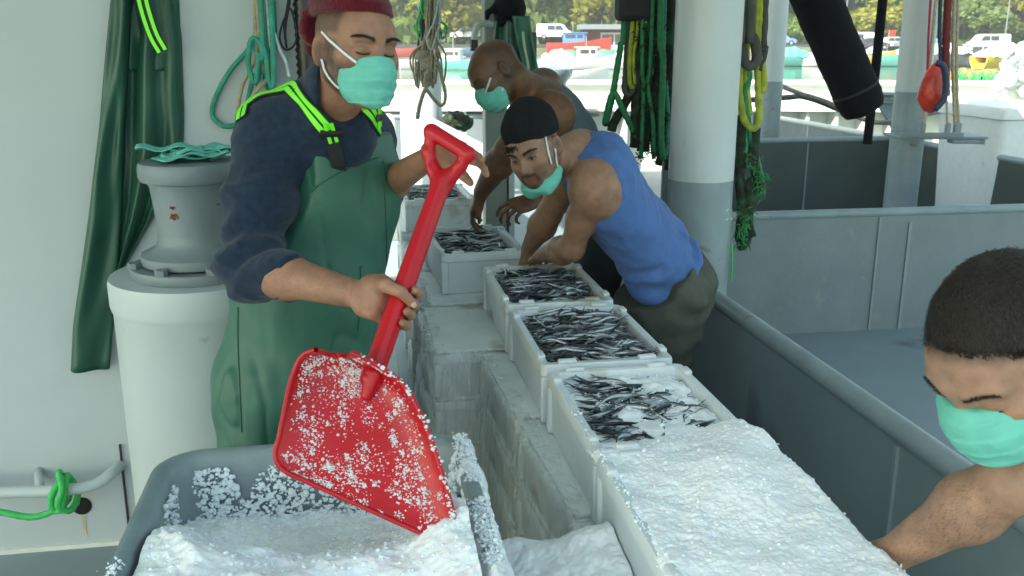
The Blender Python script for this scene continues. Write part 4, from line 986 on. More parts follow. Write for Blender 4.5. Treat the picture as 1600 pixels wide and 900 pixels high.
# nets with green fringe, and floats heaped on the quarter
c = P(1525,130,12.2); S = SDF(npv(c)-np.array([1.0,.5,.5]), npv(c)+np.array([1.0,.5,.5]), .02)
S.cap(c+Vector((-.28,0,-.0)), c+Vector((.30,-.03,0)), .17, .17, k=.1); S.cap(c+Vector((-.28,0,-.3)), c+Vector((.30,-.03,-.3)), .18, .18, k=.1); S.wrinkle(lambda p: .04*fbm(p*9,3,3), .1)
T = thing('net_pile', c-Vector((0,0,.45)), 'pile of brown netting fringed with bright green twine on the far quarter', 'net')
mesh_obj('netting', S.mesh('net'), mat('brown_net',(.22,.17,.07),.9,var=.5,vs_=9,bump=.8,bs=40), T, smooth=False)
b = B(); r2 = random.Random(4)
for i in range(130):
    x = c + RZ@Vector((r2.uniform(-.38,.38), -.2, r2.uniform(.0,.16))); l = r2.uniform(.08,.28)
    b.tube([x, x+Vector((r2.uniform(-.03,.03),-.03,-l*.5)), x+Vector((r2.uniform(-.05,.05),-.02,-l))], [.010,.008,.005], 5)
b.obj('green_fringe', rope_bright, T)
B().tube([c+Vector((0,0,-.6)), c+Vector((0,0,-.2))], .3, 12).obj('stand', grey_light, T)
b = B(); r2 = random.Random(5); G_='white floats heaped at the right edge'
fl = B(); fl.ball((0,0,0), .075, 16, (1,1,.8)); fl.tube([(0,0,-.075),(0,0,.075)], .03, 10); flm = fl.me('float'); flm.materials.append(foam); flm.polygons.foreach_set('use_smooth',[True]*len(flm.polygons))
for i in range(64):
    yy = r2.uniform(0,1); lay = r2.uniform(0,1)
    p = P(1575+yy*30+r2.gauss(0,9), 150-lay*72-(yy*6), 11.6+r2.uniform(-.3,.5)); o = bpy.data.objects.new('net_float', flm); o.location = p; o.rotation_euler = (r2.random()*3, r2.random()*3, 0)
    link(o, None, 'round white net float in the heap at the right edge of the far deck', 'float', G_)
B().box((P(1565,150,11.5).x,P(1565,150,11.5).y-.1,0),(P(1640,150,11.5).x,P(1640,150,11.5).y+.5,1.0),bev=.02).obj('float_stand', cream_wall, label='cream locker that carries the heap of white floats', cat='locker')
# ------------------------------------------------------------------ the far shore
def G(D, px_, z=0): p = P(px_, 60, D); return Vector((p.x, p.y, z))
def shore_z(d):   # height by distance
    return float(np.interp(d, [100,112,113,121,124,150,190,300,600], [-2.2,-2.2,-.75,-.55,.35,1.7,9,36,90]))
n1, n2 = 60, 46; vs_, fs_ = [], []
ds = np.concatenate([np.linspace(108,126,14), np.linspace(130,600,32)])
for j, d in enumerate(ds):
    for i in range(n1):
        x = -500+1000*i/(n1-1); p = RZ @ Vector((x, d, 0)); vs_.append((p.x, p.y, shore_z(d)+ (.25*math.sin(x*.05)+.15*math.sin(x*.13+d)) * (1 if d > 113 else 0)))
for j in range(len(ds)-1):
    for i in range(n1-1): a = j*n1+i; fs_.append((a,a+1,a+n1+1,a+n1))
b = B(); b.add(vs_, fs_); b.obj('shore', mat('shore_ground', (.10,.11,.05), .9, var=.4, vs_=.12, dirt=(.20,.18,.13), ds=.09, dthr=.5), kind='structure', smooth=True, origin=(0,0,0))
# quay edge
b = B(); wall_seg(b, G(111.6,300), G(111.6,1800), -1.9, -.55, 1.2); b.obj('quay', mat('quay_stone', (.16,.155,.14), .85, var=.3, vs_=.8, bump=.5, bs=3), kind='structure', origin=(0,0,-1.9))
# far shore road
b = B(); p,q = G(127,200), G(127,1900); wall_seg(b, p, q, shore_z(127)-.3, shore_z(127)+.32, 5); b.obj('road', mat('asphalt', (.06,.06,.06), .9, var=.2), kind='structure', origin=(0,0,0))

leafs = {}
def leaf_mat(n, c, t=.5):
    m = mat(n, c, .6, var=.35, vs_=.9, spec=.2); b_ = m.node_tree.nodes['Principled BSDF']; N, L = m.node_tree.nodes, m.node_tree.links
    tr = N.new('ShaderNodeBsdfTranslucent'); tr.inputs[0].default_value = (c[0]*1.6, c[1]*1.5, c[2], 1); ms = N.new('ShaderNodeMixShader'); ms.inputs[0].default_value = .45
    out = N['Material Output']; L.new(b_.outputs[0], ms.inputs[1]); L.new(tr.outputs[0], ms.inputs[2]); L.new(ms.outputs[0], out.inputs[0]); return m
LM = [leaf_mat('leaves_yellow_green', (.26,.27,.035)), leaf_mat('leaves_mid_green', (.12,.19,.036)), leaf_mat('leaves_dark_green', (.05,.10,.035)), leaf_mat('leaves_pale_green', (.19,.27,.085))]
bark = mat('bark', (.12,.09,.06), .9, var=.3, vs_=3)
def crown_mesh(seed, n=2600, size=.38):
    r = np.random.RandomState(seed); K = 16; cs = r.normal(0,1,(K,3)); cs /= np.linalg.norm(cs,axis=1)[:,None]; cs *= r.uniform(.35,.85,(K,1)); cs[:,2] = cs[:,2]*.75+.1; cr = r.uniform(.22,.42,K)
    k = r.randint(0,K,n); d = r.normal(0,1,(n,3)); d /= np.linalg.norm(d,axis=1)[:,None]; p = cs[k]+d*cr[k][:,None]*r.uniform(.65,1.08,(n,1)); 
    a = r.normal(0,1,(n,3)); a /= np.linalg.norm(a,axis=1)[:,None]; bb = np.cross(a, d+r.normal(0,.5,(n,3))); bb /= np.linalg.norm(bb,axis=1)[:,None]
    s = (size*r.uniform(.5,1.3,(n,1)))/4.0; V_ = np.concatenate([p-a*s, p+bb*s*.7, p+a*s, p-bb*s*.7],1).reshape(-1,3); f = np.arange(4*n).reshape(-1,4); return V_, f
CM = {}
for s_ in range(4):
    V_, f = crown_mesh(20+s_)
    for mi, m in enumerate(LM):
        me = from_np('crown', V_, f); me.materials.append(m); CM[s_,mi] = me
def trunk_mesh(seed):
    r = random.Random(seed); b = B(); b.tube([(0,0,-1.6),(.03,.02,-.8),(-.02,.03,-.2),(.02,0,.3)], [.075,.055,.045,.02], 8)
    for i in range(6):
        a = r.uniform(0,6.28); z = r.uniform(-.7,.0); b.tube([(0,0,z),(math.cos(a)*.3,math.sin(a)*.3,z+.3),(math.cos(a)*.6,math.sin(a)*.6,z+.5)], [.03,.02,.008], 6)
    me = b.me('trunk'); me.materials.append(bark); return me
TM = [trunk_mesh(i) for i in range(2)]
rt = random.Random(17)
def tree(px_, D, h, wd, mi, lab, grp, zb=None, low=.0):
    z = shore_z(D) if zb is None else zb
    T = thing('tree', G(D,px_,z), lab, 'tree', grp); s_ = rt.randrange(4); T.rotation_euler = (0,0,rt.uniform(0,6.28))
    c = bpy.data.objects.new('crown', CM[s_,mi]); t = bpy.data.objects.new('trunk', TM[s_%2])
    for o in (c, t): COL.objects.link(o); o.parent = T
    c.scale = (wd/1.6, wd/1.6, h*.56*(1-low)); c.location = (0,0,h*(.55+low*.2)); t.scale = (1.6*h/8,1.6*h/8,h*.36); t.location = (0,0,h*.5)
GT = 'trees along the far shore'
for (px_,D,h,w_,mi,lab) in ((1378,131,6.2,7.5,0,'round yellow green tree between the padded arm and the middle column'),(1243,127,3.9,4.6,3,'low pale green bush tree by the slender column on the far shore'),
    (1500,133,7,8,3,'pale green bushy tree above the white van'),(1540,131,4.8,6,3,'low pale bush tree just behind the white van'),(1330,141,12,9,1,'tall mid green tree behind the padded arm'),(1455,140,10,8,1,'mid green tree right behind the hanging cords'),
    (1590,134,10,7,0,'yellowing tree at the right edge of the far shore'),(1215,150,15,12,2,'dark tall tree behind the slender column'),(730,134,9,11,0,'yellow leaved tree left of the square post'),(700,138,7,9,0,'lower yellow green tree above the parked white cars'),
    (858,138,11,9,1,'green tree behind the black cap'),(940,134,9,9,0,'yellow green tree above the harbour shed'),(905,142,12,9,1,'tall green tree behind the harbour shed'),(985,141,12,9,0,'tall yellow green tree right of the shed'),(640,140,11,9,1,'green tree beyond the worker hat')):
    tree(px_,D,h,w_,mi,lab,GT)
for i in range(46):
    px_ = 560+i*24+rt.uniform(-10,10); D = rt.uniform(148,175); tree(px_, D, rt.uniform(11,16), rt.uniform(9,13), rt.choice((0,1,1,2,3)) if px_ < 1000 else rt.choice((1,2,2,1,3)), 'leafy tree in the dense band on the far hillside', 'trees in the band on the far hillside')
for i in range(34):
    px_ = 540+i*33+rt.uniform(-12,12); D = rt.uniform(185,230); tree(px_, D, rt.uniform(16,22), rt.uniform(14,19), rt.choice((1,2,2)), 'dark leafy tree high on the far hillside', 'trees high on the far hillside')
# undergrowth
V_, f = crown_mesh(77, 26000, 1.2); r_ = np.random.RandomState(1); k = np.repeat(r_.uniform(0,1,(26000,3)),4,0)
base = V_.reshape(-1,4,3); ctr = base.mean(1, keepdims=True); loc = base-ctr
xs = r_.uniform(-95,120,26000); dd = r_.uniform(131,182,26000); zz = np.array([shore_z(d) for d in dd])+r_.uniform(0,1,26000)**1.5*3.2
pp = np.stack([xs*math.cos(YAW)+dd*math.sin(YAW), -xs*math.sin(YAW)+dd*math.cos(YAW), zz],-1)
mesh_obj('undergrowth', from_np('undergrowth', (loc*3.6+pp[:,None,:]).reshape(-1,3), f), LM[1], label='undergrowth between the trees of the far shore', cat='undergrowth', kind='stuff')

# vehicles
glass_m = mat('car_glass', (.03,.04,.05), .1, spec=.8); tyre_m = mat('tyre_rubber', (.02,.02,.02), .8); rim_m = mat('wheel_rim', (.5,.5,.5), .4, metal=.6)
def car(px_, D, z, colname, col, lab, van=False, face=1, rot=0):
    T = thing('parked_van' if van else 'parked_car', G(D,px_,z), lab, 'van' if van else 'car', 'cars parked on the far shore road')
    M = RZ.to_4x4() @ Matrix.Rotation(rot,4,'Z') @ Matrix.Diagonal((face,1,1,1)); o = T.location.copy()
    paint = mat('car_paint_'+colname, col, .3, coat=.4, spec=.5)
    if van: pr = [(-2.35,.35),(-2.38,1.0),(-2.3,1.9),(-2.1,2.02),(.95,2.0),(1.35,1.85),(1.85,1.2),(2.3,1.02),(2.4,.75),(2.38,.35)]
    else: pr = [(-2.0,.35),(-2.05,.75),(-1.85,.95),(-1.45,1.0),(-1.0,1.42),(-.6,1.5),(.35,1.48),(.65,1.38),(1.15,.95),(1.85,.85),(2.05,.7),(2.03,.35)]
    b = B(); n = len(pr); vs_ = []
    for y, k in ((-.82,1),(.82,1)):
        for x, zz in pr: vs_.append(o + M@Vector((x, y*(1 if zz < 1.0 else .88), zz)))
    fs_ = [tuple(range(n))[::-1], tuple(range(n,2*n))]+[(i,(i+1)%n,n+(i+1)%n,n+i) for i in range(n)]
    b.add(vs_, fs_); b.obj('body', paint, T)
    wins = [(-1.9,1.25,-1.0,1.8),(-.9,1.25,.1,1.8),(.2,1.25,1.2,1.8)] if van else [(-1.05,1.0,-.25,1.38),(-.18,1.0,.6,1.38)]
    if van: wins = wins[1:]
    for (x0,z0,x1,z1) in wins:
        for y in (-.83,): 
            b = B(); sx = .25 if x1 > .5 else 0; b.add([o+M@Vector((x0,y,z0)), o+M@Vector((x1+sx*.6,y,z0)), o+M@Vector((x1-sx,y*.9,z1)), o+M@Vector((x0,y*.9,z1)),o+M@Vector((x0,y+.02,z0)), o+M@Vector((x1+sx*.6,y+.02,z0)), o+M@Vector((x1-sx,y*.9+.02,z1)), o+M@Vector((x0,y*.9+.02,z1))], [(0,1,2,3),(4,7,6,5),(0,4,5,1),(1,5,6,2),(2,6,7,3),(3,7,4,0)]); b.obj('window', glass_m, T)
    for x in (-1.35,1.35):
        w_ = B(); w_.lathe([(0,0),(.32,0),(.34,.03),(.34,.17),(.32,.2),(0,.2)], o+M@Vector((x,-.86,.33)), 16, axis=M.to_3x3()@Vector((0,1,0))); wo = w_.obj('wheel', tyre_m, T, smooth='auto')
        w_ = B(); w_.lathe([(0,0),(.18,0),(.18,.02),(0,.02)], o+M@Vector((x,-.88,.33)), 12, axis=M.to_3x3()@Vector((0,1,0))); w_.obj('rim', rim_m, wo)
car(1545,117.5,.1,'white',(.8,.8,.8),'white delivery van with dark side windows on the far quay, right of the hanging cords', van=True, face=-1)
car(1335,124,.35,'white',(.8,.8,.8),'white van parked left of the thin black pole', van=True, face=-1)
car(1363,122,.2,'dark grey',(.05,.05,.06),'dark car beside the white van by the thin black pole')
car(712,133,1.55,'silver',(.5,.52,.55),'silver car at the left end of the far road')
car(727,132,1.5,'white',(.8,.8,.8),'white car next to the silver one on the far road', face=-1)
car(1218,126,.7,'blue',(.15,.28,.5),'pale blue car half hidden by the slender column')
car(865,131,1.5,'white',(.8,.8,.8),'white van among the trees behind the black cap', van=True)
car(1450,124,.35,'blue',(.15,.28,.5),'small blue car seen between the hanging cords')
car(1392,123,.3,'silver',(.5,.52,.55),'silver car seen just right of the thin black pole', face=-1)

# boats
def boat(px_, D, L, col, lab, rot=0, z=-1.5, cabin=None, cover=None, grp=None, kind='boat', inner=(.5,.5,.45)):
    T = thing('small_boat', G(D,px_,z), lab, kind, grp); M = Matrix.Translation(T.location) @ RZ.to_4x4() @ Matrix.Rotation(rot,4,'Z')
    W = L*.32; Hh = L*.17; n = 14; sec = []
    for i in range(n):
        t = i/(n-1); w_ = W/2*(1-(max(0,t-.35)/.65)**2.2)*(.82+.18*min(1,t*4)); sh = Hh*(1+.55*t**2.5); x = (t-.5)*L
        sec.append([(x-L*.06*(t>.9)*0, s_*w_*a, zz*sh) for s_, a, zz in ((-1,1,1),(-1,.92,.5),(-1,.6,.05),(1,.6,.05),(1,.92,.5),(1,1,1))]+[(x, w_*.9, sh*.97),(x, w_*.75,sh*.45),(x,-w_*.75,sh*.45),(x,-w_*.9,sh*.97)])
    b = B(); m_ = len(sec[0]); vs_ = [M@Vector(p) for s_ in sec for p in s_]; fs_ = [(i*m_+k, i*m_+(k+1)%m_, (i+1)*m_+(k+1)%m_, (i+1)*m_+k) for i in range(n-1) for k in range(m_)]
    fs_.append(tuple(range(m_))[::-1]); b.add(vs_, fs_); nm = 'boat_paint_%d_%d_%d' % tuple(int(c_*100) for c_ in col); b.obj('hull', mat(nm, col, .45), T, smooth='auto')
    b = B(); 
    for x in (-.2,.08): b.box((x*L-.1,-W*.42,Hh*.75),(x*L+.1,W*.42,Hh*.85), M)
    b.obj('thwart', rope_beige, T)
    if cabin:
        b = B(); b.box((-.25*L,-W*.32,Hh*.8),(.08*L,W*.32,Hh+1.15), M, bev=.08); b.box((-.29*L,-W*.36,Hh+1.15),(.12*L,W*.36,Hh+1.25), M); cb = b.obj('cabin', mat('cabin_%d_%d_%d' % tuple(int(c_*100) for c_ in cabin), cabin, .5), T)
        b = B(); b.box((-.22*L,-W*.325,Hh+.55),(-.06*L,-W*.31,Hh+.98), M); b.box((-.04*L,-W*.325,Hh+.55),(.05*L,-W*.31,Hh+.98), M); b.obj('window', glass_m, cb)
        b = B(); b.tube([M@Vector((-.1*L,0,Hh+1.2)), M@Vector((-.1*L,0,Hh+2.4))], .03, 6); b.obj('mast', rim_m, T)
    if cover:
        b = B(); n_=10
        vs_ = [M@Vector(((-.42+.62*i/n_)*L, W*.5*math.sin(a)*(1.0), Hh*.9+ (1-abs(i/n_-.5)*1.1)*1.3*math.cos(a)+.12*math.sin(i*2.3))) for i in range(n_+1) for a in (-1.5,-.9,-.3,.3,.9,1.5)]
        fs_ = [(i*6+k,i*6+k+1,(i+1)*6+k+1,(i+1)*6+k) for i in range(n_) for k in range(5)]+[tuple(range(5,-1,-1)),tuple(range(n_*6,n_*6+6))]; fs_ += [(i*6+5,i*6,(i+1)*6,(i+1)*6+5) for i in range(n_)]
        b.add(vs_, fs_); b.obj('cover', mat('boat_cover_%d_%d' % (int(cover[0]*100),int(cover[1]*100)), cover, .7, var=.3, vs_=1), T)
    return T
Wt, Te, Ye, Bl, Rd = (.75,.76,.75), (.15,.5,.45), (.55,.42,.1), (.08,.2,.45), (.5,.06,.04)
boat(1248,110.3,6.5,(.1,.35,.32),'teal boat under a crumpled green cover at the quay', cover=(.1,.5,.38))
boat(1213,110.2,4.5,(.1,.38,.36),'low teal boat just right of the slender column')
boat(1290,110.0,5,Wt,'small white boat just left of the padded arm', cover=(.5,.5,.52))
boat(1332,110.4,6,Bl,'blue boat with a white cabin seen right of the padded arm', cabin=Wt)
boat(1356,109.7,6.8,Ye,'ochre wooden boat moored left of the thin black pole', inner=Ye)
boat(1388,109.8,6.5,Te,'pale teal boat moored by the middle column')
boat(1440,110.2,6,Te,'pale teal boat moored right of the middle column')
boat(1490,110.0,9,(.12,.13,.14),'long dark boat moored beneath the white van', cover=(.62,.62,.64))
boat(1572,100,8,(.7,.5,.05),'yellow and white boat near the heap of floats', rot=.5, cover=(.7,.68,.5))
boat(1538,110,7,(.14,.15,.16),'dark boat with pale deck gear moored right of the long one', cabin=(.6,.65,.7))
boat(905,119,8,Rd,'red hulled boat hauled out in front of the shed', z=-.3, cabin=(.1,.25,.6))
boat(665,100,5.5,Wt,'white open boat farthest left on the sunlit water', rot=.2)
boat(715,97,5,Te,'pale blue boat seen left of the bald man', rot=-.3, cabin=Wt)
boat(850,101,5,Te,'pale teal boat behind the bald shoulder', rot=.2)
boat(882,100,5.5,(.45,.7,.7),'light blue boat next to the teal one', rot=-.2, cover=(.6,.7,.75))
boat(925,99,6,Wt,'white boat with a cabin moored before the shed', rot=.1, cabin=Wt)
boat(975,102,6,Wt,'white boat moored beside the left rope bundle', rot=-.1)
boat(912,70,4.2,(.85,.85,.85),'nearest bright white boat, bow up, behind the man in blue', rot=.35)
boat(790,104,5,Wt,'white boat half hidden by the square post', rot=.3)
boat(740,113.5,6,(.12,.2,.3),'dark blue boat hauled out under the yellow trees', z=-.5)
boat(640,112.8,6,(.4,.1,.08),'dull red boat hauled out by the left end of the shore', z=-.6)
# shed
c = G(121,962,-.2); T = thing('harbour_shed', c, 'low harbour shed with a grey flat roof and pale front on the far shore', 'shed'); M = Matrix.Translation(c) @ RZ.to_4x4()
B().box((-4.2,0,0),(5.5,4,2.9), M).obj('wall', mat('shed_brick', (.18,.07,.05), .8, var=.2), T)
B().box((-4.6,-1.2,2.9),(6,4.3,3.5), M).obj('roof', grey_light, T)
f_ = B(); f_.box((-1.9,-.06,.3),(1.6,-.02,2.5), M); fo = f_.obj('window', cream_wall, T)
b = B()
for x in (-1.75,-.1): b.box((x,-.09,1.0),(x+1.5,-.065,2.3), M)
b.obj('pane', glass_m, fo)
# quayside clutter: crates, tarpaulins, sacks
r2 = random.Random(31); G_ = 'gear heaped along the far quay'
cols_ = [(.65,.65,.66),(.2,.45,.6),(.6,.2,.1),(.5,.5,.2),(.1,.3,.2),(.35,.35,.36),(.7,.7,.7)]
for i in range(64):
    px_ = r2.uniform(1205,1590) if i < 44 else r2.uniform(600,1000); D = r2.uniform(113.5,119); s_ = r2.uniform(.5,1.2)
    b = B(); bmesh.ops.create_icosphere(b.bm, subdivisions=2, radius=1)
    for v_ in b.bm.verts:
        q_ = 1+.3*float(vnoise(np.array([v_.co[:]])*1.6, i)[0]); v_.co = Vector((v_.co.x*s_*r2.uniform(.98,1.02)*q_*1.3, v_.co.y*s_*q_, max(-.1, v_.co.z)*s_*q_*.95))
    c = G(D, px_, shore_z(D)+.05)
    for v_ in b.bm.verts: v_.co += c
    cc_ = cols_[i%7]; b.obj('tarpaulin_heap', mat('tarp_%d'%(i%7), cc_, .7, var=.3, vs_=1.5), smooth=True, label='heap of gear under a tarpaulin on the far quay', cat='heap', group=G_)
# street lamps / poles
for px_, lab in ((1319,'thin grey lamp pole on the far road seen right of the padded arm'),(1570,'thin brown pole near the right edge of the far road')):
    c = G(126, px_, .4); T = thing('lamp_pole', c, lab, 'pole'); B().tube([c, c+Vector((0,0,9))], [.09,.06], 8).obj('mast', grey_light, T); B().tube([c+Vector((0,0,8.9)), c+Vector((.8,-.3,9.1)), c+Vector((1.3,-.5,9.05))], [.05,.05,.12], 8).obj('lamp_head', grey_light, T)
c = G(121,1388,.0); T = thing('red_flag', c, 'small red flag on a stick on the far quay', 'flag'); B().tube([c,c+Vector((0,0,2.6))], .03, 6).obj('stick', rim_m, T); b = B(); b.box((0,0,1.9),(.9,.03,2.6), Matrix.Translation(c)); b.obj('cloth', mat('flag_red',(.6,.04,.03),.7), T)
# ------------------------------------------------------------------ people
def bounds(pts, pad=.16):
    a = np.array([list(p) for p in pts]); return a.min(0)-pad, a.max(0)+pad
def head_into(S, C, M, s=1.0, jaw=1.0, nose=1.0, cheeks=1.0):
    C = npv(C); L = lambda x,y,z: C + M @ np.array([x,y,z], np.float32)*s
    E_ = lambda p, r, k=.02, op='add', MM=None: S.ell(L(*p), tuple(q*s for q in r), MM if MM is not None else M, k*s, op)
    K = lambda a, b, ra, rb=None, k=.015, op='add': S.cap(L(*a), L(*b), ra*s, (rb if rb is not None else ra)*s, k*s, op)
    E_((0,-.018,.045),(.075,.097,.083)); E_((0,.030,-.010),(.062,.064,.085),.03); E_((0,.052,.045),(.055,.040,.040),.03)
    for x in (-1,1):
        K((x*.056*jaw,-.004,-.040),(x*.024,.066,-.094),.018,.018,.03); K((x*.045,.058,-.014),(x*.056,.022,-.008),.019*cheeks,.016,.025)
        K((x*.014,.093,.028),(x*.046,.078,.030),.0095,.008,.014)
        K((x*.03,.06,-.05),(x*.03,.07,-.03),.022,.02,.03)
    E_((0,.078,-.098),(.022,.018,.016),.02)
    for x in (-1,1): E_((x*.032,.096,.006),(.018,.013,.012),.014,'cut')
    for x in (-1,1): S.ell(L(x*.031,.0765,.006), (.0135*s,)*3, None, .003*s)
    for x in (-1,1): K((x*.019,.087,.0055),(x*.043,.081,.0045),.0055,.005,.006)
    K((0,.088,.022),(0,.112*nose,-.024),.0075,.0105,.014); K((-.010,.101,-.030),(.010,.101,-.030),.0085,.0085,.010); E_((0,.113*nose,-.027),(.011,.010,.010),.008)
    E_((0,.078,-.058),(.030,.022,.022),.02)
    K((-.019,.088,-.056),(.019,.088,-.056),.0055,.0055,.006); K((-.017,.087,-.066),(.017,.087,-.066),.0068,.0068,.006)
    K((-.022,.097,-.061),(.022,.097,-.061),.0022,.0022,.004,'cut')
    for x in (-1,1):
        a = math.radians(18)*x; A = np.array([[math.cos(a),-math.sin(a),0],[math.sin(a),math.cos(a),0],[0,0,1]], np.float32)
        MM = (M @ A).astype(np.float32)
        S.ell(L(x*.082,-.010,.000), (.009*s,.021*s,.035*s), MM, .006*s); S.ell(L(x*.091,-.004,.004), (.007*s,.011*s,.020*s), MM, .003*s, 'cut')
    return L
def arm_into(S, sh, el, wr, k=1.0, kk=.03):
    sh, el, wr = map(npv, (sh, el, wr)); m = sh*.5+el*.5; f = el*.68+wr*.32
    S.chain([sh,m,el], [.056*k,.049*k,.039*k], kk); S.chain([el,f,wr], [.039*k,.045*k,.0265*k], kk)
    S.ell(sh*.97+el*.03, (.062*k,)*3, None, .04)
def hand_into(S, W, F, Dn, side=1, curl=(.4,.5,.55,.6), s=1.0, thumb=.4, spread=1.0):
    "W wrist, F direction of the fingers, Dn back of the hand, side: which way the thumb lies"
    F = Vector(F).normalized(); Dn = Vector(Dn); Dn = (Dn-F*Dn.dot(F)).normalized(); X = F.cross(Dn)*side; W = Vector(W)
    Pt = lambda x,y,z: W + (X*x+F*y+Dn*z)*s
    xs, ys = [.033,.011,-.011,-.031], [.088,.092,.086,.076]
    for x, y in zip(xs, ys): S.cap(Pt(x*.55,.006,0), Pt(x,y,0), .0155*s, .0115*s, .014*s)
    S.ell(npv(Pt(0,.05,-.002)), (.04*s,.045*s,.014*s), np.array([[X.x,F.x,Dn.x],[X.y,F.y,Dn.y],[X.z,F.z,Dn.z]], np.float32), .012*s)
    S.cap(Pt(.018,.02,-.006), Pt(.036,.052,-.014), .017*s, .015*s, .015*s)
    LN = [(.043,.025,.021),(.047,.029,.022),(.043,.027,.021),(.034,.021,.019)]
    for i in range(4):
        p = Pt(xs[i],ys[i],0); a = 0; sp = (xs[i]/.033)*.13*spread; r = [.0090,.0083,.0076,.0066]
        if i == 3: r = [q*.88 for q in r]
        for j in range(3):
            a += curl[i]*(.8,1.1,.75)[j]; d = (F*math.cos(a)-Dn*math.sin(a)); d = (d + X*sp*(1 if a < 1.2 else .2)).normalized(); q = p + d*LN[i][j]*s
            S.cap(p, q, r[j]*s, r[j+1]*s, .0025*s); p = q
    p = Pt(.032,.045,-.012); d1 = (X*.75+F*.65-Dn*thumb*.6).normalized(); q = p+d1*.034*s; S.cap(p,q,.0125*s,.0105*s,.008*s)
    d2 = (X*.35+F*.85-Dn*thumb).normalized(); q2 = q+d2*.028*s; S.cap(q,q2,.0105*s,.0082*s,.003*s)
    return Pt
def lerpc(c, t, d): t = np.clip(t,0,1)[:,None]; return c*(1-t)+np.array(d)*t
def skin_cols(C, M, base, s=1.0, stubble=.6, hair=None, brow=.9, lips=True, eyes='closed', dark=(.025,.016,.012), iris=True):
    C = npv(C); base = np.array(base)
    def fn(v):
        q = (v-C)@M/s; x,y,z = q[:,0],q[:,1],q[:,2]; ax = np.abs(x)
        n = fbm(v*24,2,3); c = base[None,:]*(1+.10*n[:,None]); H = ((x/.105)**2+((y+.0)/.14)**2+((z-.015)/.15)**2) < 1
        red = np.exp(-((ax-.045)/.02)**2-((z+.02)/.02)**2)*(y>.04)+np.exp(-(x/.014)**2-((z+.028)/.014)**2)*(y>.09)+((ax>.077)&(np.abs(z)<.045)&(np.abs(y+.01)<.035))*.7
        c = np.where(H[:,None], lerpc(c, .25*red, base*np.array([1.25,.75,.7])), c)
        nz = .5+.5*vnoise(v*260,2); st = sst(-z,-.005,.025)*sst(-z,-.125,-.105)*0+1
        jaw = sst(-z,.008-.9*np.maximum(0,.03-y),.035)*sst(y,-.015,.005)*(1-np.exp(-(x/.03)**2-((z+.04)/.012)**2))*(z>-.125)
        side = sst(ax,.055,.065)*sst(y,-.03,-.0)*(1-sst(y,.03,.05))*sst(-z,-.03,.0)
        c = np.where(H[:,None], lerpc(c, np.maximum(jaw*(y>-.02),side)*stubble*(.6+.4*nz), dark), c)
        if hair is not None: c = np.where(H[:,None], lerpc(c, np.clip(hair(x,y,z),0,1)*(.75+.25*nz), dark), c)
        if brow:
            t = (ax-.012)/.042; zc = .027+.009*np.sin(np.clip(t,0,1)*2.4)-.004; wd = .0048*(1-.45*np.clip(t,0,1))
            e = np.exp(-((z-zc)/wd)**2)*sst(t,-.08,.08)*(1-sst(t,.9,1.1))*(y>.05); c = lerpc(c, e*brow, dark)
        con = np.exp(-((y+.004)/.009)**2-((z-.004)/.016)**2)*(ax>.074)*(ax<.1); c = lerpc(c, .75*con, base*.25)  # hollow of the ear darkened: its shade is put into the skin colour
        lid = np.exp(-((ax-.031)/.014)**2-((z-.005)/.008)**2)*(y>.05); c = lerpc(c, .35*lid, base*np.array([.7,.58,.55]))
        if eyes == 'closed':
            zl = -.0015-.0025*np.cos((ax-.031)/.014*1.4); e = np.exp(-((z-zl)/.0018)**2)*(np.abs(ax-.031)<.015)*(y>.06); c = lerpc(c, e*.95, (.012,.008,.007))
        else:
            e = ((ax-.031)/.0115)**2+((z-.0045)/.0038)**2; c = np.where(((e<1)&(y>.06))[:,None], np.array([[.30,.26,.24]]), c)
            ir = ((ax-.031)**2+(z-.005)**2) < .0052**2; c = np.where((ir&(e<1.1)&(y>.06))[:,None], np.array([[.012,.008,.006]]), c)
            e2 = np.exp(-((z-.0105+.004*((ax-.031)/.0125)**2)/.0018)**2)*(np.abs(ax-.031)<.015)*(y>.06); c = lerpc(c, e2*.9, (.012,.008,.007))
        if lips: e = sst(.024-ax,0,.004)*np.exp(-((z+.061)/.009)**4)*(y>.07); c = lerpc(c, .65*e, (.30,.09,.075))
        nost = np.exp(-((ax-.0075)/.0035)**2-((z+.036)/.003)**2)*(y>.095); c = lerpc(c, nost*.9, (.03,.015,.01))
        return c
    return fn
def bvh(o):
    me = o.data; off = origin_of(o); return BVHTree.FromPolygons([v.co+off for v in me.vertices], [p.vertices[:] for p in me.polygons])
def stick(t, pts, D, lift=.003):
    "lay pixel-described points on a surface"
    out, nr = [], []
    for (x,y) in pts:
        r = (RZ@rayc(x,y)).normalized(); h = t.ray_cast(ORG, r)
        if h[0] is None: h = t.find_nearest(P(x,y,D))
        nn_ = h[1] if h[1].dot(r) < 0 else -h[1]
        if h[1].dot(r) > .2: nn_ = -h[1]
        out.append(h[0]+nn_*lift); nr.append(nn_)
    return out, nr
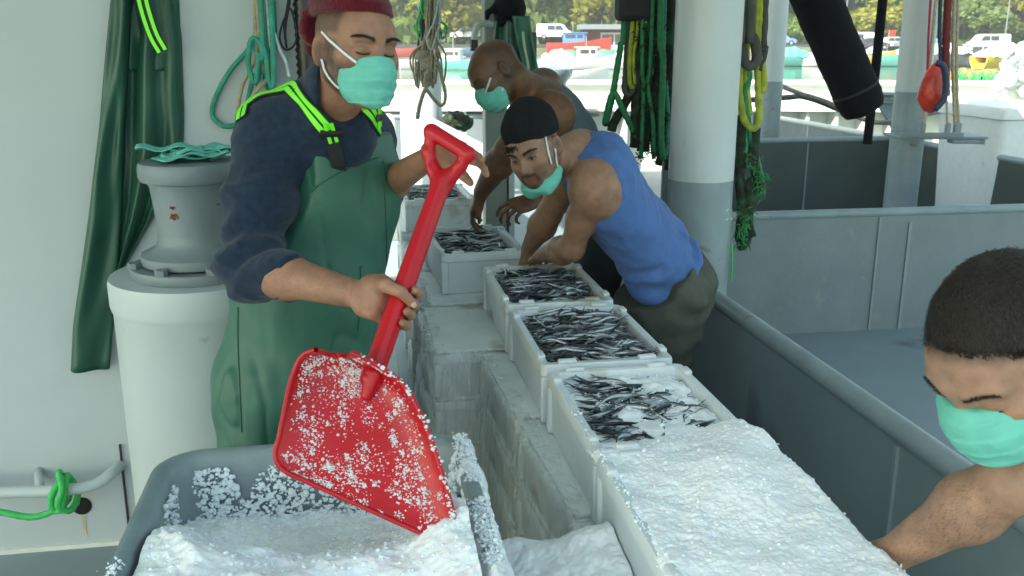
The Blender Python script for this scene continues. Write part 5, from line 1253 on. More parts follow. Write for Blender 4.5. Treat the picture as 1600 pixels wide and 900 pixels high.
def band(t, pts, D, w, m, nm, parent, lift=.002, th=.002, seg=6, stripes=None, edge=None):
    a, nn_ = stick(t, [(p.x,p.y) for p in curve([Vector((x,y,0)) for x,y in pts], seg)], D, lift); n = len(a)
    for _ in range(3): a = [a[0]]+[(a[i-1]+a[i]*2+a[i+1])/4 for i in range(1,n-1)]+[a[-1]]; nn_ = [nn_[0]]+[(nn_[i-1]+nn_[i]*2+nn_[i+1]).normalized() for i in range(1,n-1)]+[nn_[-1]]
    b = B(); ribbon_into(b, a, nn_, w, th, 0); ms = [m]
    if stripes:
        ms.append(stripes)
        for o_ in (-w*.235, w*.235): ribbon_into(b, [p+q*th*1.02 for p,q in zip(a,nn_)], nn_, w*.33, .0012, 1, o_)
    return b.obj(nm, ms, parent, smooth='auto')
def mask_obj(C, M, parent, s=1.0, top=.0, bot=-.118, wide=1.0, back=.022, puff=1.0, c0=(0,.050,-.054), tilt=0., bounds_=.15, rad=(.066,.067,.066), chin=False):
    C = npv(C); S = SDF(C-bounds_, C+bounds_, .0028)
    S.ell(C+M@np.array([c0[0],c0[1],c0[2]],np.float32)*s, (rad[0]*s*wide,rad[1]*s*puff,rad[2]*s), M); S.ell(C+M@np.array([0,c0[1]+.028,c0[2]+.02],np.float32)*s, (.034*s,.048*s*puff,.045*s), M, .03)
    if chin: S.ell(C+M@np.array([0,.062,-.092],np.float32)*s, (.040*s,.040*s,.034*s), M, .02)
    def cut(X,Y,Zz):
        x,y,z = [((X-C[0])*M[0,i]+(Y-C[1])*M[1,i]+(Zz-C[2])*M[2,i])/s for i in range(3)]
        return np.maximum.reduce([z-(top-.10*np.abs(x)+.25*(y-.10)+tilt*y), bot-z+.25*np.abs(x), back+.35*(-.06-z)*(z<-.06)+.10*(z+.03)-y])
    S.clip(cut, .004)
    def wr(p):
        q = (p-C)@M/s; z = q[:,2]+.10*q[:,0]*np.sign(q[:,0])*0; env = sst(q[:,1],.03,.06)
        return -.0030*(((z+.004+.15*q[:,0]**2*10)/.024+.12*vnoise(p*20,3))%1.0)*env+.0025*fbm(p*22,2,6)*env*(z<top-.018)*(z>bot+.02)+.0022*fbm(p*34,2,2)
    S.wrinkle(wr, .02)
    return mesh_obj('face_mask', S.mesh('face_mask'), mask_m, parent)
def torso_frame(spine, lat):
    s_ = Vector(spine).normalized(); l = Vector(lat); l = (l-s_*l.dot(s_)).normalized(); f = s_.cross(l)
    return np.array([[l.x,f.x,s_.x],[l.y,f.y,s_.y],[l.z,f.z,s_.z]], np.float32), l, f, s_

# ---- the shovel (built first: the hands close on it)
SH0, SH1 = P(689,288,1.76), P(580,592,1.575)
shovel = thing('shovel', P(570,700,1.5), 'bright red plastic snow shovel held slantwise over the ice bin, ice sticking to its blade', 'shovel')
gt = P(672,203,1.79); gr = P(731,246,1.76)
S = SDF(*bounds([gt,gr,SH0,SH1], .06), .0025)
S.cap(SH0, SH1, .0185, .0205, k=.01); nk = P(690,282,1.765)
S.chain([P(674,207,1.79), P(670,240,1.785), P(678,266,1.775), nk], [.0125,.0115,.0125,.018], .012); S.chain([P(731,241,1.76), P(718,261,1.763), P(704,275,1.766), nk+Vector((0,0,-.01))], [.0125,.0115,.0125,.018], .012)
S.cap(P(674,205,1.79), P(732,241,1.76), .0150, .0150, k=.006)
mesh_obj('handle', S.mesh('handle'), red_m, shovel)
# blade: outline measured in the blade's own plane
O0, OL, OR = P(566,585,1.575), P(436,722,1.50), P(706,850,1.43)
bn = (OL-O0).cross(OR-O0).normalized()
if bn.dot(RZ@Vector((0,-1,0))) < 0: bn = -bn
def onplane(x, y):
    r = RZ@rayc(x,y); return ORG + r*((O0-ORG).dot(bn)/r.dot(bn))
Ls = [(505,556),(484,560),(470,575),(458,605),(448,650),(440,685),(433,708),(437,727),(452,740)]
Rs = [(560,560),(600,580),(632,604),(655,640),(676,690),(692,740),(706,790),(712,820),(700,852)]
Ls = curve([onplane(*p) for p in Ls], 4); Rs = curve([onplane(*p) for p in Rs], 4); nr_, nc_ = len(Ls), 44
b = B(); front = []; back_ = []
for i in range(nr_):
    t = i/(nr_-1)
    for j in range(nc_+1):
        s_ = j/nc_; p = Ls[i].lerp(Rs[i], s_); e = abs(2*s_-1); 
        z = .030*e**5*(1-.75*t**2) + .034*(1-t)**6 - .020*(1-e**2)*(1-t*.8) + .013*math.exp(-((s_-.52)/.055)**2)*max(0,1-t*2.3)
        if t > .93: z += .004*(t-.93)/.07
        front.append(p+bn*z); back_.append(p+bn*(z-.0045))
N_ = len(front); fs_ = []
for i in range(nr_-1):
    for j in range(nc_): a = i*(nc_+1)+j; fs_ += [(a,a+1,a+nc_+2,a+nc_+1), (N_+a,N_+a+nc_+1,N_+a+nc_+2,N_+a+1)]
ring = [j for j in range(nc_+1)]+[i*(nc_+1)+nc_ for i in range(1,nr_)]+[(nr_-1)*(nc_+1)+j for j in range(nc_-1,-1,-1)]+[i*(nc_+1) for i in range(nr_-2,0,-1)]
for k in range(len(ring)): a, c = ring[k], ring[(k+1)%len(ring)]; fs_.append((a,N_+a,N_+c,c))
b.add(front+back_, fs_); 
blade = b.obj('blade', red_m, shovel, smooth='auto')
# rolled lip round the blade
rp_ = [front[k]-bn*.002 for k in ring]; b = B(); b.tube(rp_+[rp_[0]], .0048, 8, caps=False); b.obj('rim', red_m, blade, smooth=True)
S = SDF(*bounds([SH1, P(570,630,1.56)], .05), .0025); S.cap(P(584,585,1.577), P(572,618,1.555), .0205, .010, k=.01); mesh_obj('socket', S.mesh('socket'), red_m, shovel)
pts, sz = [], []; rg = np.random.RandomState(21)
cl = [(rg.uniform(.05,.95), rg.beta(1.2,1.0), rg.uniform(.006,.09)) for _ in range(150)]+[(.5,.22,.07),(.42,.3,.09),(.6,.2,.08),(.55,.32,.07)]*4
for i in range(5500):
    c_ = cl[rg.randint(len(cl))]; s_, t = c_[0]+rg.normal(0,c_[2]*.5), c_[1]+rg.normal(0,c_[2]*.5)
    if not (0.03 < s_ < .97 and .03 < t < .985): continue
    fi, fj = t*(nr_-1), s_*nc_; i0, j0_ = int(fi), int(fj); k = i0*(nc_+1)+j0_; p = front[k].lerp(front[k+1], fj-j0_).lerp(front[k+nc_+1].lerp(front[k+nc_+2], fj-j0_), fi-i0); sz_ = abs(rg.normal(.0,.0010))+.00035
    pts.append(p+bn*sz_*.25); sz.append(sz_)
for i in range(150):
    k = ring[(nc_+1+rg.randint(0,nr_-4)) % len(ring)]; pts.append(front[k].lerp(front[ring[(ring.index(k)+1)%len(ring)]], rg.rand())+Vector(rg.normal(0,.003,3))+bn*.003); sz.append(abs(rg.normal(.0012,.0014))+.0008)
chunks('ice_crumbs', pts, sz, wet_ice, label='white ice crumbs stuck all over the red shovel blade', cat='ice', kind='stuff')

# ---- worker in green bib trousers
W1 = thing('person', P(480,600,2.2)*1.0, 'person in navy fleece, green bib trousers and maroon hat holding the red shovel', 'person')
W1.location.z = 0
C1, M1 = P(556,83,2.0), frame(cv(.62,-.20,.76), cv(.05,.96,.18))
fT = RZ@Vector((math.sin(math.radians(50)), -math.cos(math.radians(50)), 0)); MT, lT, fT2, sT = torso_frame((0,0,1), RZ@Vector((-math.cos(math.radians(50)), -math.sin(math.radians(50)), 0)))
shR, elR, wrR = P(430,216,2.10), P(392,418,1.93), P(566,462,1.735)
shL, elL, wrL = P(566,214,2.40), P(588,300,2.35), P(676,243,1.965)
nb = P(515,185,2.13)
S = SDF(*bounds([C1, shR, elR, wrR, shL, wrL, P(760,225,1.7), P(640,480,1.65), nb], .13), .0033)
L1 = head_into(S, C1, M1, .965, cheeks=1.1)
S.cap(L1(0,-.03,-.04), nb, .058, .062, k=.03); S.cap(nb, shR, .045, .045, k=.03); S.cap(nb, shL, .045, .045, k=.03); S.cap(nb+Vector((0,0,-.05)), P(490,300,2.2), .06, .1, k=.05)
arm_into(S, shR, elR, wrR, 1.0); arm_into(S, shL, elL, wrL, .86)
# right hand closed on the shaft
A = (SH0-SH1).normalized(); pc = SH0.lerp(SH1, .60); pc = SH1 + A*((P(617,474,1.63)-SH1).dot(A)); e1 = (ORG-pc); e1 = (e1-A*e1.dot(A)).normalized(); e2 = A.cross(e1); 
if e2.dot(RZ@Vector((-1,0,0))) < 0: e2 = -e2
def gp(ph, a, rho): ph = math.radians(ph); return pc + A*a + (e1*math.cos(ph)+e2*math.sin(ph))*rho
RS = .0195
for i in range(4):
    a = .036-.0215*i; m0 = gp(112,a+.002,RS+.024); S.cap(wrR.lerp(m0,.15)+A*(.012-.008*i), m0, .016, .0125, k=.018)
    S.cap(m0, gp(185,a,RS+.0135), .0115, .0100, k=.004); S.cap(gp(185,a,RS+.0135), gp(255,a,RS+.011), .0100, .0092, k=.003); S.cap(gp(255,a,RS+.011), gp(318,a-.002,RS+.0098), .0092, .0078, k=.003)
S.ell(npv(wrR.lerp(gp(105,0,RS+.03),.62)), (.036,.03,.036), None, .02)
t0 = wrR.lerp(gp(85,.02,RS+.03),.55)+A*.012; t1 = gp(58,.024,RS+.019); t2 = gp(5,.020,RS+.0125); t3 = gp(-52,.010,RS+.0105)
S.cap(t0,t1,.0175,.0135,k=.014); S.cap(t1,t2,.0130,.0112,k=.004); S.cap(t2,t3,.0112,.0088,k=.003)
# left hand spread behind the grip
hand_into(S, wrL, (P(752,222,1.83)-wrL), cv(.25,.75,-.55), side=-1, curl=(.30,.22,.22,.25), s=1.0, thumb=.5, spread=1.7)
base1 = (.34,.168,.105)
hair1 = lambda x,y,z: .75*sst(z,.028,.045)*(1-sst(y,.03,.055))*(np.abs(x)>.03)+0*x
skin1 = mesh_obj('body', S.mesh('body', skin_cols(C1, M1, base1, .965, stubble=.9, hair=hair1, brow=1)), skin_m, W1)
tS1 = bvh(skin1)
def brows(t, C, M, s, parent, closed=True, n=120, seed=1):
    r = random.Random(seed); C = npv(C); d_ = Vector((M@np.array([0,-1,0],np.float32)).tolist()).normalized(); Xl = Vector((M@np.array([1,0,0],np.float32)).tolist()); Zl = Vector((M@np.array([0,0,1],np.float32)).tolist())
    def hit(x, z):
        o_ = Vector((C+M@np.array([x,.2,z],np.float32)*s).tolist()); h = t.ray_cast(o_, d_); return (h[0], h[1]) if h[0] is not None else (None, None)
    for sx in (-1,1):
        b = B()
        for i in range(n):
            q = r.random(); x = .011+.043*q; z = .0245+.0085*math.sin(q*2.3)+r.gauss(0,.0020*(1-.45*q)); p, nn_ = hit(sx*x, z)
            if p is None: continue
            nn_ = -d_*.6+nn_*.4 if nn_.dot(d_) < 0 else -d_; g = (Xl*sx*(.8+q)+Zl*(.45-.8*q)+Vector((r.gauss(0,.15),)*3)).normalized(); L_ = r.uniform(.005,.008)*s
            b.tube([p-nn_*.0004, p+g*L_*.5+nn_*.0012, p+g*L_+nn_*.0004], [.00042,.00036,.00015], 3, caps=False)
        b.obj('eyebrow', hair_m, parent, smooth=True)
        pts_ = []
        for k in range(9):
            q = k/8; x = .0165+.030*q; z = (-.0005-.0042*math.sin(math.pi*q)) if closed else (.0065+.0040*math.sin(math.pi*q)-.0015*q); p, nn_ = hit(sx*x, z)
            if p is not None: pts_.append(p-d_*.0006)
        if len(pts_) > 4: B().tube(pts_, [.0005]+[.0011]*(len(pts_)-2)+[.0006], 6).obj('eyelash', hair_m, parent, smooth=True)
brows(tS1, C1, M1, .965, W1)
# fingernails
nm_ = mat('fingernail', (.55,.33,.27), .3)
for (q0,q1) in ((t2,t3),):
    d = (q1-q0).normalized(); b = B(); nrm = (ORG-q1).normalized(); nrm = (nrm-d*nrm.dot(d)).normalized(); x_ = d.cross(nrm); b.ball((0,0,0),1,12); 
    for v_ in b.bm.verts: v_.co = q1+nrm*.0072+d*.001+x_*v_.co.x*.0056+d*v_.co.y*.0072+nrm*v_.co.z*.0022
    b.obj('fingernail', nm_, W1, smooth=True)
# fleece
chest, belly = P(498,300,2.22), P(480,440,2.2)
S = SDF(*bounds([shR, elR, shL, chest, belly, P(470,432,1.9), nb, P(500,90,2.1)], .22), .0048)
S.ell(chest, (.195,.135,.23), MT, .03); S.ell(belly, (.18,.15,.2), MT, .06); S.cap(shR, shL, .078, .064, k=.07); S.cap(nb+Vector((0,0,-.03)), nb+Vector((0,0,.02)), .105,.088,k=.06); S.cap(nb+Vector((0,0,-.01)), shR, .080, .072, k=.05); S.cap(nb+Vector((0,0,-.02)), shL, .080, .070, k=.05)
cu = elR.lerp(wrR,.30); S.chain([shR, shR.lerp(elR,.5)+cv(-.012,0,0), elR+cv(-.006,0,0), cu], [.077,.070,.060,.053], .035)
S.chain([shL, elL, elL.lerp(wrL,.12)], [.066,.056,.054], .04)
S.cap(cu-(wrR-elR).normalized()*.012, cu+(wrR-elR).normalized()*.008, .0555,.054,k=.006)
nap = C1 and npv(C1)+M1@np.array([0,-.065,-.075],np.float32); S.cap(nb, Vector(nap)+cv(-.004,.012,0), .092, .072, k=.03)

ca, cb = npv(C1)+M1@np.array([0,.012,-.03],np.float32), npv(C1)+M1@np.array([0,.055,-.20],np.float32)
S.cap(npv(C1)+M1@np.array([0,.0,.0],np.float32), npv(C1)+M1@np.array([0,-.022,-.105],np.float32), .068, .063, k=.012, op='cut'); S.cap(npv(C1)+M1@np.array([0,.03,-.05],np.float32), npv(C1)+M1@np.array([0,.045,-.145],np.float32), .060, .040, k=.015, op='cut')
dA = npv((elR-shR).normalized()); oA = npv(shR); cE = npv(elR)
def fol(p):
    t = (p-oA)@dA; de = np.linalg.norm(p-cE,axis=1); ang = (p-oA)-t[:,None]*dA; q = p*9; 
    f = .0055*fbm(np.stack([q[:,0]*1.0,q[:,1],q[:,2]*2.3],-1),3,1)
    f += .0085*np.exp(-(de/.17)**2)*np.sin((t*62)+ang[:,0]*38+2.5*vnoise(p*9,3)); f += .004*np.exp(-((t-.12)/.10)**2)*np.sin(t*45+ang[:,0]*50+2*vnoise(p*8,5))
    rg_ = 1-np.abs(fbm(np.stack([p[:,0]*13,p[:,1]*13,p[:,2]*22],-1),2,21)); f -= .0040*np.clip(rg_-.72,0,1)/.28*(.4+np.exp(-(de/.22)**2))
    return f
S.wrinkle(fol, .03)
fle = mesh_obj('fleece_jacket', S.mesh('fleece'), fleece_m, W1); tF = bvh(fle)
# bib trousers
hip = P(473,590,2.19); zTop = P(545,222,2.0).z; zWst = P(400,462,2.1).z
S = SDF(np.array([hip.x-.36,hip.y-.34,-.02]), np.array([hip.x+.36,hip.y+.34,zTop+.08]), .0058)
S.ell(chest+Vector((0,0,.02))+fT*.02+cv(.0,0,0), (.207,.168,.28), MT, .03); S.ell(belly+fT*.012, (.200,.168,.22), MT, .05); S.ell(hip, (.215,.178,.27), MT, .06)
for x in (-1,1):
    hx_ = hip+lT*.105*x; S.chain([hx_, Vector((hx_.x,hx_.y,.5))+lT*.02*x, Vector((hx_.x,hx_.y,.10))+lT*.03*x], [.125,.115,.105], .04)
ch = npv(chest)
def bibcut(X,Y,Zz):
    x = (X-ch[0])*MT[0,0]+(Y-ch[1])*MT[1,0]; y = (X-ch[0])*MT[0,1]+(Y-ch[1])*MT[1,1]
    f_ = np.clip((zTop-Zz)/(zTop-zWst),0,1); w_ = .115+.12*f_**1.6; return np.maximum(Zz-zTop-.02*np.abs(x)*0, np.where(y > -.03, np.minimum(Zz-zWst, np.abs(x)-w_), Zz-zWst))
S.clip(bibcut, .004)
S.wrinkle(lambda p: .006*fbm(np.stack([p[:,0]*11,p[:,1]*11,p[:,2]*3.2],-1),3,6)+.003*fbm(p*14,2,9)+.006*np.clip(1-np.abs(fbm(np.stack([p[:,0]*9,p[:,1]*9,p[:,2]*5+p[:,0]*4],-1),2,17))-.8,0,1)/.2, .03)
bib = mesh_obj('bib_trousers', S.mesh('bib'), apron_m, W1); tB = bvh(bib)
b = B(); b.box((-.055,-.10,0),(.055,.17,.07), bev=.02)
for x in (-1,1):
    q = hip+lT*.135*x; S = SDF(npv(Vector((q.x,q.y,.09)))-.2, npv(Vector((q.x,q.y,.09)))+.2, .008); f3 = Vector((fT.x,fT.y,0)).normalized()
    S.cap(Vector((q.x,q.y,.05)), Vector((q.x,q.y,.05))+f3*.15, .05,.045); S.cap(Vector((q.x,q.y,.05)), Vector((q.x,q.y,.2)), .055,.06); S.clip(lambda X,Y,Zz: .003-Zz)
    mesh_obj('rubber_boot', S.mesh('boot'), boot_m, W1)
sm_ = mat('seam_thread', (.018,.08,.05), .6)
for sp in ([(598,252),(602,320),(604,400),(603,470),(598,540)], [(372,480),(372,540),(375,610),(378,675)], [(487,300),(500,288),(530,270),(560,256),(592,246)]):
    a_, n__ = stick(tB, [(p.x,p.y) for p in curve([Vector((x,y,0)) for x,y in sp],6)], 2.05, .0008); b = B(); b.tube(a_, .0016, 6); b.obj('seam', sm_, bib, smooth=True)
# braces
band(tF, [(379,186),(384,160),(398,140),(420,130),(446,131),(468,148),(487,172),(503,193),(515,207)], 2.08, .037, black_web, 'brace', W1, .003, .003, stripes=lime)
band(tF, [(516,205),(521,225),(527,248),(531,275)], 2.05, .030, black_web, 'brace_end', W1, .004, .003)
band(tF, [(568,158),(577,174),(586,192),(592,208)], 2.1, .032, black_web, 'brace', W1, .003, .003, stripes=lime)
band(tF, [(592,205),(597,222),(599,238)], 2.1, .028, black_web, 'brace_end', W1, .004, .003)
for (x,y,D_) in ((517,205,2.02),(587,183,2.1)):
    p, n_ = stick(tF, [(x,y)], D_, .006); n_ = n_[0]; X_ = n_.cross(Vector((0,0,1))).normalized(); Yv = n_.cross(X_); Mb = Matrix(((X_.x,Yv.x,n_.x,p[0].x),(X_.y,Yv.y,n_.y,p[0].y),(X_.z,Yv.z,n_.z,p[0].z),(0,0,0,1)))
    b = B(); b.box((-.024,-.008,0),(.024,.008,.008), Mb, bev=.003); b.obj('buckle', black_plastic, W1, smooth='auto')
    b = B(); 
    for o_ in (-.0105,.0035): b.box((o_,-.024,.001),(o_+.008,-.004+.028,.0055), Mb @ Matrix.Rotation(.25,4,'Z'), bev=.001)
    b.obj('webbing_tail', lime, W1)
# mask and its elastics
mk = mask_obj(C1, M1, W1, s=.965, top=-.009, bot=-.114, rad=(.063,.060,.064), back=.036, chin=True)
tMk = bvh(mk)
band(tS1, [(504,50),(515,62),(530,76),(545,89),(557,98)], 1.95, .0048, mask_white, 'elastic', W1, .002, .0015)
band(tS1, [(503,92),(507,106),(514,119),(524,131),(531,137)], 1.95, .0048, mask_white, 'elastic', W1, .002, .0015)
# hat
S = SDF(npv(C1)-.24, npv(C1)+.24, .0045); S.ell(L1(0,-.020,.072), (.0795,.102,.086), M1); S.ell(L1(0,-.06,.12), (.06,.06,.05), M1, .04)
S.ell(L1(.045,-.108,.055), (.034,.028,.045), M1, .012); S.ell(L1(.03,-.13,.03), (.03,.02,.05), M1, .012)
def hatcut(X,Y,Zz):
    x,y,z = [(X-C1.x)*M1[0,i]+(Y-C1.y)*M1[1,i]+(Zz-C1.z)*M1[2,i] for i in range(3)]; return np.where(y>-.09, .074+.08*y-z, -1)
S.clip(hatcut, .006)
S.wrinkle(lambda p: .0035*fbm(np.stack([p[:,0]*10,p[:,1]*10,p[:,2]*40],-1),3,2)+.002*np.sin(((p-npv(C1))@M1)[:,2]*300)*(((p-npv(C1))@M1)[:,2]<.11), .02)
mesh_obj('knit_hat', S.mesh('hat'), maroon, W1)

# ---- man in the blue sleeveless shirt
W2 = thing('person', P(1040,430,3.1), 'person in blue sleeveless shirt and black hat bending over the crates', 'person'); W2.location.z = 0
C2, M2 = P(836,236,2.88), frame(cv(-.41,-.50,.77), cv(-.36,.86,.35))
s2 = .95
nb2 = P(902,238,3.02); pel = P(1042,428,3.10); MT2, l2, f2, sp2 = torso_frame(P(922,262,2.98)-pel, cv(-.22,-.05,1))
n2 = P(922,262,3.0); shN = P(928,293,2.89); elN = P(893,388,3.0); wrN = P(850,398,3.22); shF = n2-l2*.17; elF = P(858,335,3.28); wrF = P(826,388,3.42)
S = SDF(*bounds([C2, shN, elN, wrN, shF, wrF, n2, pel, P(800,410,3.4)], .14), .0042)
L2 = head_into(S, C2, M2, s2, cheeks=.9)
S.cap(L2(0,-.03,-.05), nb2, .054, .060, k=.03); S.cap(nb2, n2, .062, .09, k=.04); S.cap(n2-l2*.11, n2+l2*.10, .062,.062,k=.04)
S.ell(n2.lerp(pel,.30), (.165,.105,.19), MT2, .05); S.ell(n2.lerp(pel,.7), (.145,.105,.18), MT2, .05)
arm_into(S, shN, elN, wrN, 1.0); arm_into(S, shF, elF, wrF, 1.08); S.ell(shN+cv(.010,-.01,0), (.058,.056,.072), None, .06); S.cap(shN, n2.lerp(pel,.22)+l2*.06, .055,.06,k=.05)
hand_into(S, wrN, (P(838,408,3.32)-wrN), cv(-.1,.8,.4), side=1, curl=(.5,.55,.55,.6)); hand_into(S, wrF, P(818,408,3.46)-wrF, cv(-.5,.6,.4), side=-1, curl=(.5,.5,.5,.5))
hair2 = lambda x,y,z: .9*sst(z,.02,.04)*(1-sst(y,.02,.04))+0*x
def cols2(v):
    c = skin_cols(C2, M2, (.33,.178,.112), s2, stubble=.45, hair=hair2, brow=.95, eyes='open')(v); q = (v-npv(C2))@M2/s2; x,y,z = q.T; ax = np.abs(x)
    m = np.exp(-((z+.046)/.005)**2)*(ax<.026)*(y>.07)+np.exp(-((ax-.028)/.006)**2-((z+.062)/.018)**2)*(y>.06)+np.exp(-(x/.022)**4-((z+.092)/.016)**2)*(y>.06); return lerpc(c, m*.85, (.03,.02,.015))
skin2 = mesh_obj('body', S.mesh('body', cols2), skin_m, W2); t2_ = bvh(skin2); brows(t2_, C2, M2, s2, W2, False, 120, 2)
S = SDF(*bounds([n2, pel], .27), .0055)
S.ell(n2.lerp(pel,.08)+cv(.012,.02,0), (.165,.118,.12), MT2, .03); S.ell(n2.lerp(pel,.30), (.178,.122,.20), MT2, .05); S.ell(n2.lerp(pel,.72), (.168,.128,.21), MT2, .06); S.ell(pel, (.175,.14,.12), MT2, .05)
S.cap(nb2+cv(-.01,0,0), L2(0,-.06,-.08), .064,.05,k=.012,op='cut'); S.ell(Vector(L2(0,.03,-.13)), (.07,.07,.07), M2, .02, 'cut'); S.ell(shN+cv(-.004,-.014,.02), (.078,.078,.082), MT2, .012, 'cut'); S.ell(shF, (.085,.09,.09), MT2, .01, 'cut')
hem = pel + sp2*-.005; un = npv((sp2+cv(-.25,.1,0)).normalized())
S.clip(lambda X,Y,Zz: -((X-hem.x)*un[0]+(Y-hem.y)*un[1]+(Zz-hem.z)*un[2]), .006)
ssp, sl2 = npv(sp2), npv(l2)
S.wrinkle(lambda p: .012*fbm(np.stack([(p@ssp)*8+(p@sl2)*5,(p@sl2)*4,(p@npv(f2))*8],-1),3,3)-.005*np.clip(1-np.abs(fbm(np.stack([(p@ssp)*14+(p@sl2)*9,(p@sl2)*6,(p@npv(f2))*12],-1),2,19))-.72,0,1)/.28+.009*sst(-((p-npv(n2))@ssp),.22,.4)*np.sin((p@ssp)*70+3*vnoise(p*7,2)+(p@sl2)*12), .03)
shirt = mesh_obj('sleeveless_shirt', S.mesh('shirt'), blue_m, W2)
S = SDF(np.array([pel.x-.36,pel.y-.32,.05]), np.array([pel.x+.3,pel.y+.32,pel.z+.2]), .0065)
S.ell(pel, (.165,.13,.14), MT2, .04); S.ell(pel+cv(.0,-.04,0), (.17,.15,.14), None, .05)
hN, hF = pel+l2*.09+cv(0,-.04,0), pel-l2*.09+cv(-.02,-.04,0); kN, kF = Vector((hN.x-.02,hN.y+.03,.46)), Vector((hF.x-.10,hF.y,.46))
for h_, k_ in ((hN,kN),(hF,kF)): S.chain([h_, k_, Vector((k_.x+.03,k_.y,.10))], [.118,.092,.082], .03)
S.clip(lambda X,Y,Zz: ((X-hem.x)*un[0]+(Y-hem.y)*un[1]+(Zz-hem.z)*un[2])-.03, .004)
S.wrinkle(lambda p: .010*fbm(p*np.array([9,9,14]),3,4)+.004*np.sin(p[:,2]*60+5*vnoise(p*6,1)), .04)
tr = mesh_obj('trousers', S.mesh('trousers'), khaki, W2); tT = bvh(tr)
a_, _n = stick(tT, [(1030,408),(1034,424),(1046,438),(1052,428)], 3.0, .001); B().tube(curve(a_,5), .003, 6).obj('pocket_edge', mat('olive_dark', (.04,.042,.034), .9), tr, smooth=True)
for k_ in (kN, kF):
    q = Vector((k_.x+.03,k_.y,0)); S = SDF(npv(q)-.24, npv(q)+.26, .008); d_ = Vector((-1,.1,0)).normalized(); S.cap(q+Vector((0,0,.05)), q+Vector((0,0,.05))+d_*.17, .05,.045); S.cap(q+Vector((0,0,.05)), q+Vector((0,0,.16)), .055,.06); S.clip(lambda X,Y,Zz: .003-Zz); mesh_obj('rubber_boot', S.mesh('boot'), boot_m, W2)
# mask below the chin
C2n = npv(C2); S = SDF(C2n-.2, C2n+.2, .003)
S.ell(L2(.0,.052,-.098), (.064,.052,.032), M2); S.cap(L2(.055,.005,-.07), L2(.03,.07,-.112), .020,.016,k=.02); S.cap(L2(-.055,.01,-.08), L2(-.03,.07,-.112), .018,.016,k=.02)
S.ell(L2(0,.075,-.066), (.035,.045,.030), M2, .01, 'cut'); S.wrinkle(lambda p: .003*fbm(p*np.array([30,30,60]),2,2), .02)
mesh_obj('face_mask', S.mesh('mask'), mask_m, W2)
band(t2_, [(850,210),(853,225),(856,240),(860,256)], 2.85, .0065, mask_white, 'elastic', W2, .003, .002)
band(t2_, [(866,232),(867,242),(868,252),(870,260)], 2.85, .0055, mask_white, 'elastic', W2, .003, .002)
S = SDF(C2n-.22, C2n+.22, .0045); S.ell(L2(0,-.022,.068), (.086,.108,.090), M2); S.ell(L2(.02,-.07,.10), (.06,.06,.055), M2, .03)
def hc2(X,Y,Zz):
    x,y,z = [((X-C2.x)*M2[0,i]+(Y-C2.y)*M2[1,i]+(Zz-C2.z)*M2[2,i])/s2 for i in range(3)]; return .040+.16*y-z
S.clip(hc2, .006); S.wrinkle(lambda p: .004*fbm(p*16,3,4), .02); mesh_obj('knit_hat', S.mesh('hat'), black_knit, W2)
b = B(); r2 = random.Random(3)
for i in range(34):
    a = Vector(L2(r2.uniform(.0,.045),.086+r2.uniform(-.006,.004),.056+r2.uniform(-.004,.004))); q = a; pts_ = [a]; w_ = Vector(M2@np.array([r2.uniform(-.5,.5),.7,r2.uniform(-.9,.1)],np.float32)).normalized()
    for k in range(4): q = q + (w_+Vector((r2.uniform(-.9,.9),r2.uniform(-.9,.9),r2.uniform(-.9,.5)))).normalized()*.006; pts_.append(q)
    b.tube(pts_, [.0022,.002,.0018,.0014,.0008], 5)
b.obj('hair_curl', hair_m, W2, smooth=True)

# ---- bald man behind
W3 = thing('person', P(935,340,4.2), 'bald person in a grey vest stooping behind the man in blue, mask on', 'person'); W3.location.z = 0
C3, M3 = P(777,118,3.74), frame(cv(-.72,-.64,.22), cv(-.60,.76,.16)); s3 = 1.04
pel3 = P(945,330,4.15); n3 = P(850,165,3.92); MT3, l3, f3_, sp3 = torso_frame(n3-pel3, cv(-.3,-.1,1))
sN, eN, wN = P(862,180,3.76), P(795,232,3.66), P(752,300,3.86); sF, eF, wF = n3-l3*.18, P(892,292,3.80), P(838,313,3.72)
S = SDF(*bounds([C3, sN, wN, sF, wF, n3, pel3, P(730,340,3.9), P(780,330,3.7)], .17), .0055)
L3 = head_into(S, C3, M3, s3)
S.cap(L3(0,-.04,-.04), P(828,150,3.86), .068, .078, k=.03); S.cap(P(828,150,3.86), n3, .078,.10,k=.05); S.cap(n3-l3*.12, n3+l3*.12, .09,.09,k=.05)
S.ell(n3.lerp(pel3,.3), (.19,.13,.22), MT3, .05); S.ell(n3.lerp(pel3,.75), (.17,.14,.2), MT3, .05)
arm_into(S, sN, eN, wN, 1.28); arm_into(S, sF, eF, wF, 1.15); S.ell(sN, (.088,.088,.088), None, .05)
hand_into(S, wN, P(735,332,3.92)-wN, cv(-.6,.5,.5), side=-1, curl=(.45,.5,.5,.5), s=1.1); hand_into(S, wF, P(792,326,3.66)-wF, cv(-.1,.6,.7), side=1, curl=(.6,.7,.8,.9), s=1.1, thumb=.6)
hair3 = lambda x,y,z: .55*(1-sst(y,-.01,.02))*(1-sst(z,.09,.11))*sst(z,-.06,-.04)+0*x
skin3 = mesh_obj('body', S.mesh('body', skin_cols(C3, M3, (.17,.08,.042), s3, stubble=.5, hair=hair3, dark=(.03,.025,.02))), skin_m, W3); t3_ = bvh(skin3)
S = SDF(*bounds([n3, pel3], .3), .0065); S.ell(n3.lerp(pel3,.05), (.15,.125,.11), MT3, .03); S.ell(n3.lerp(pel3,.3), (.2,.145,.23), MT3, .05); S.ell(n3.lerp(pel3,.75), (.185,.155,.22), MT3, .05); S.ell(pel3, (.18,.15,.14), MT3, .05)
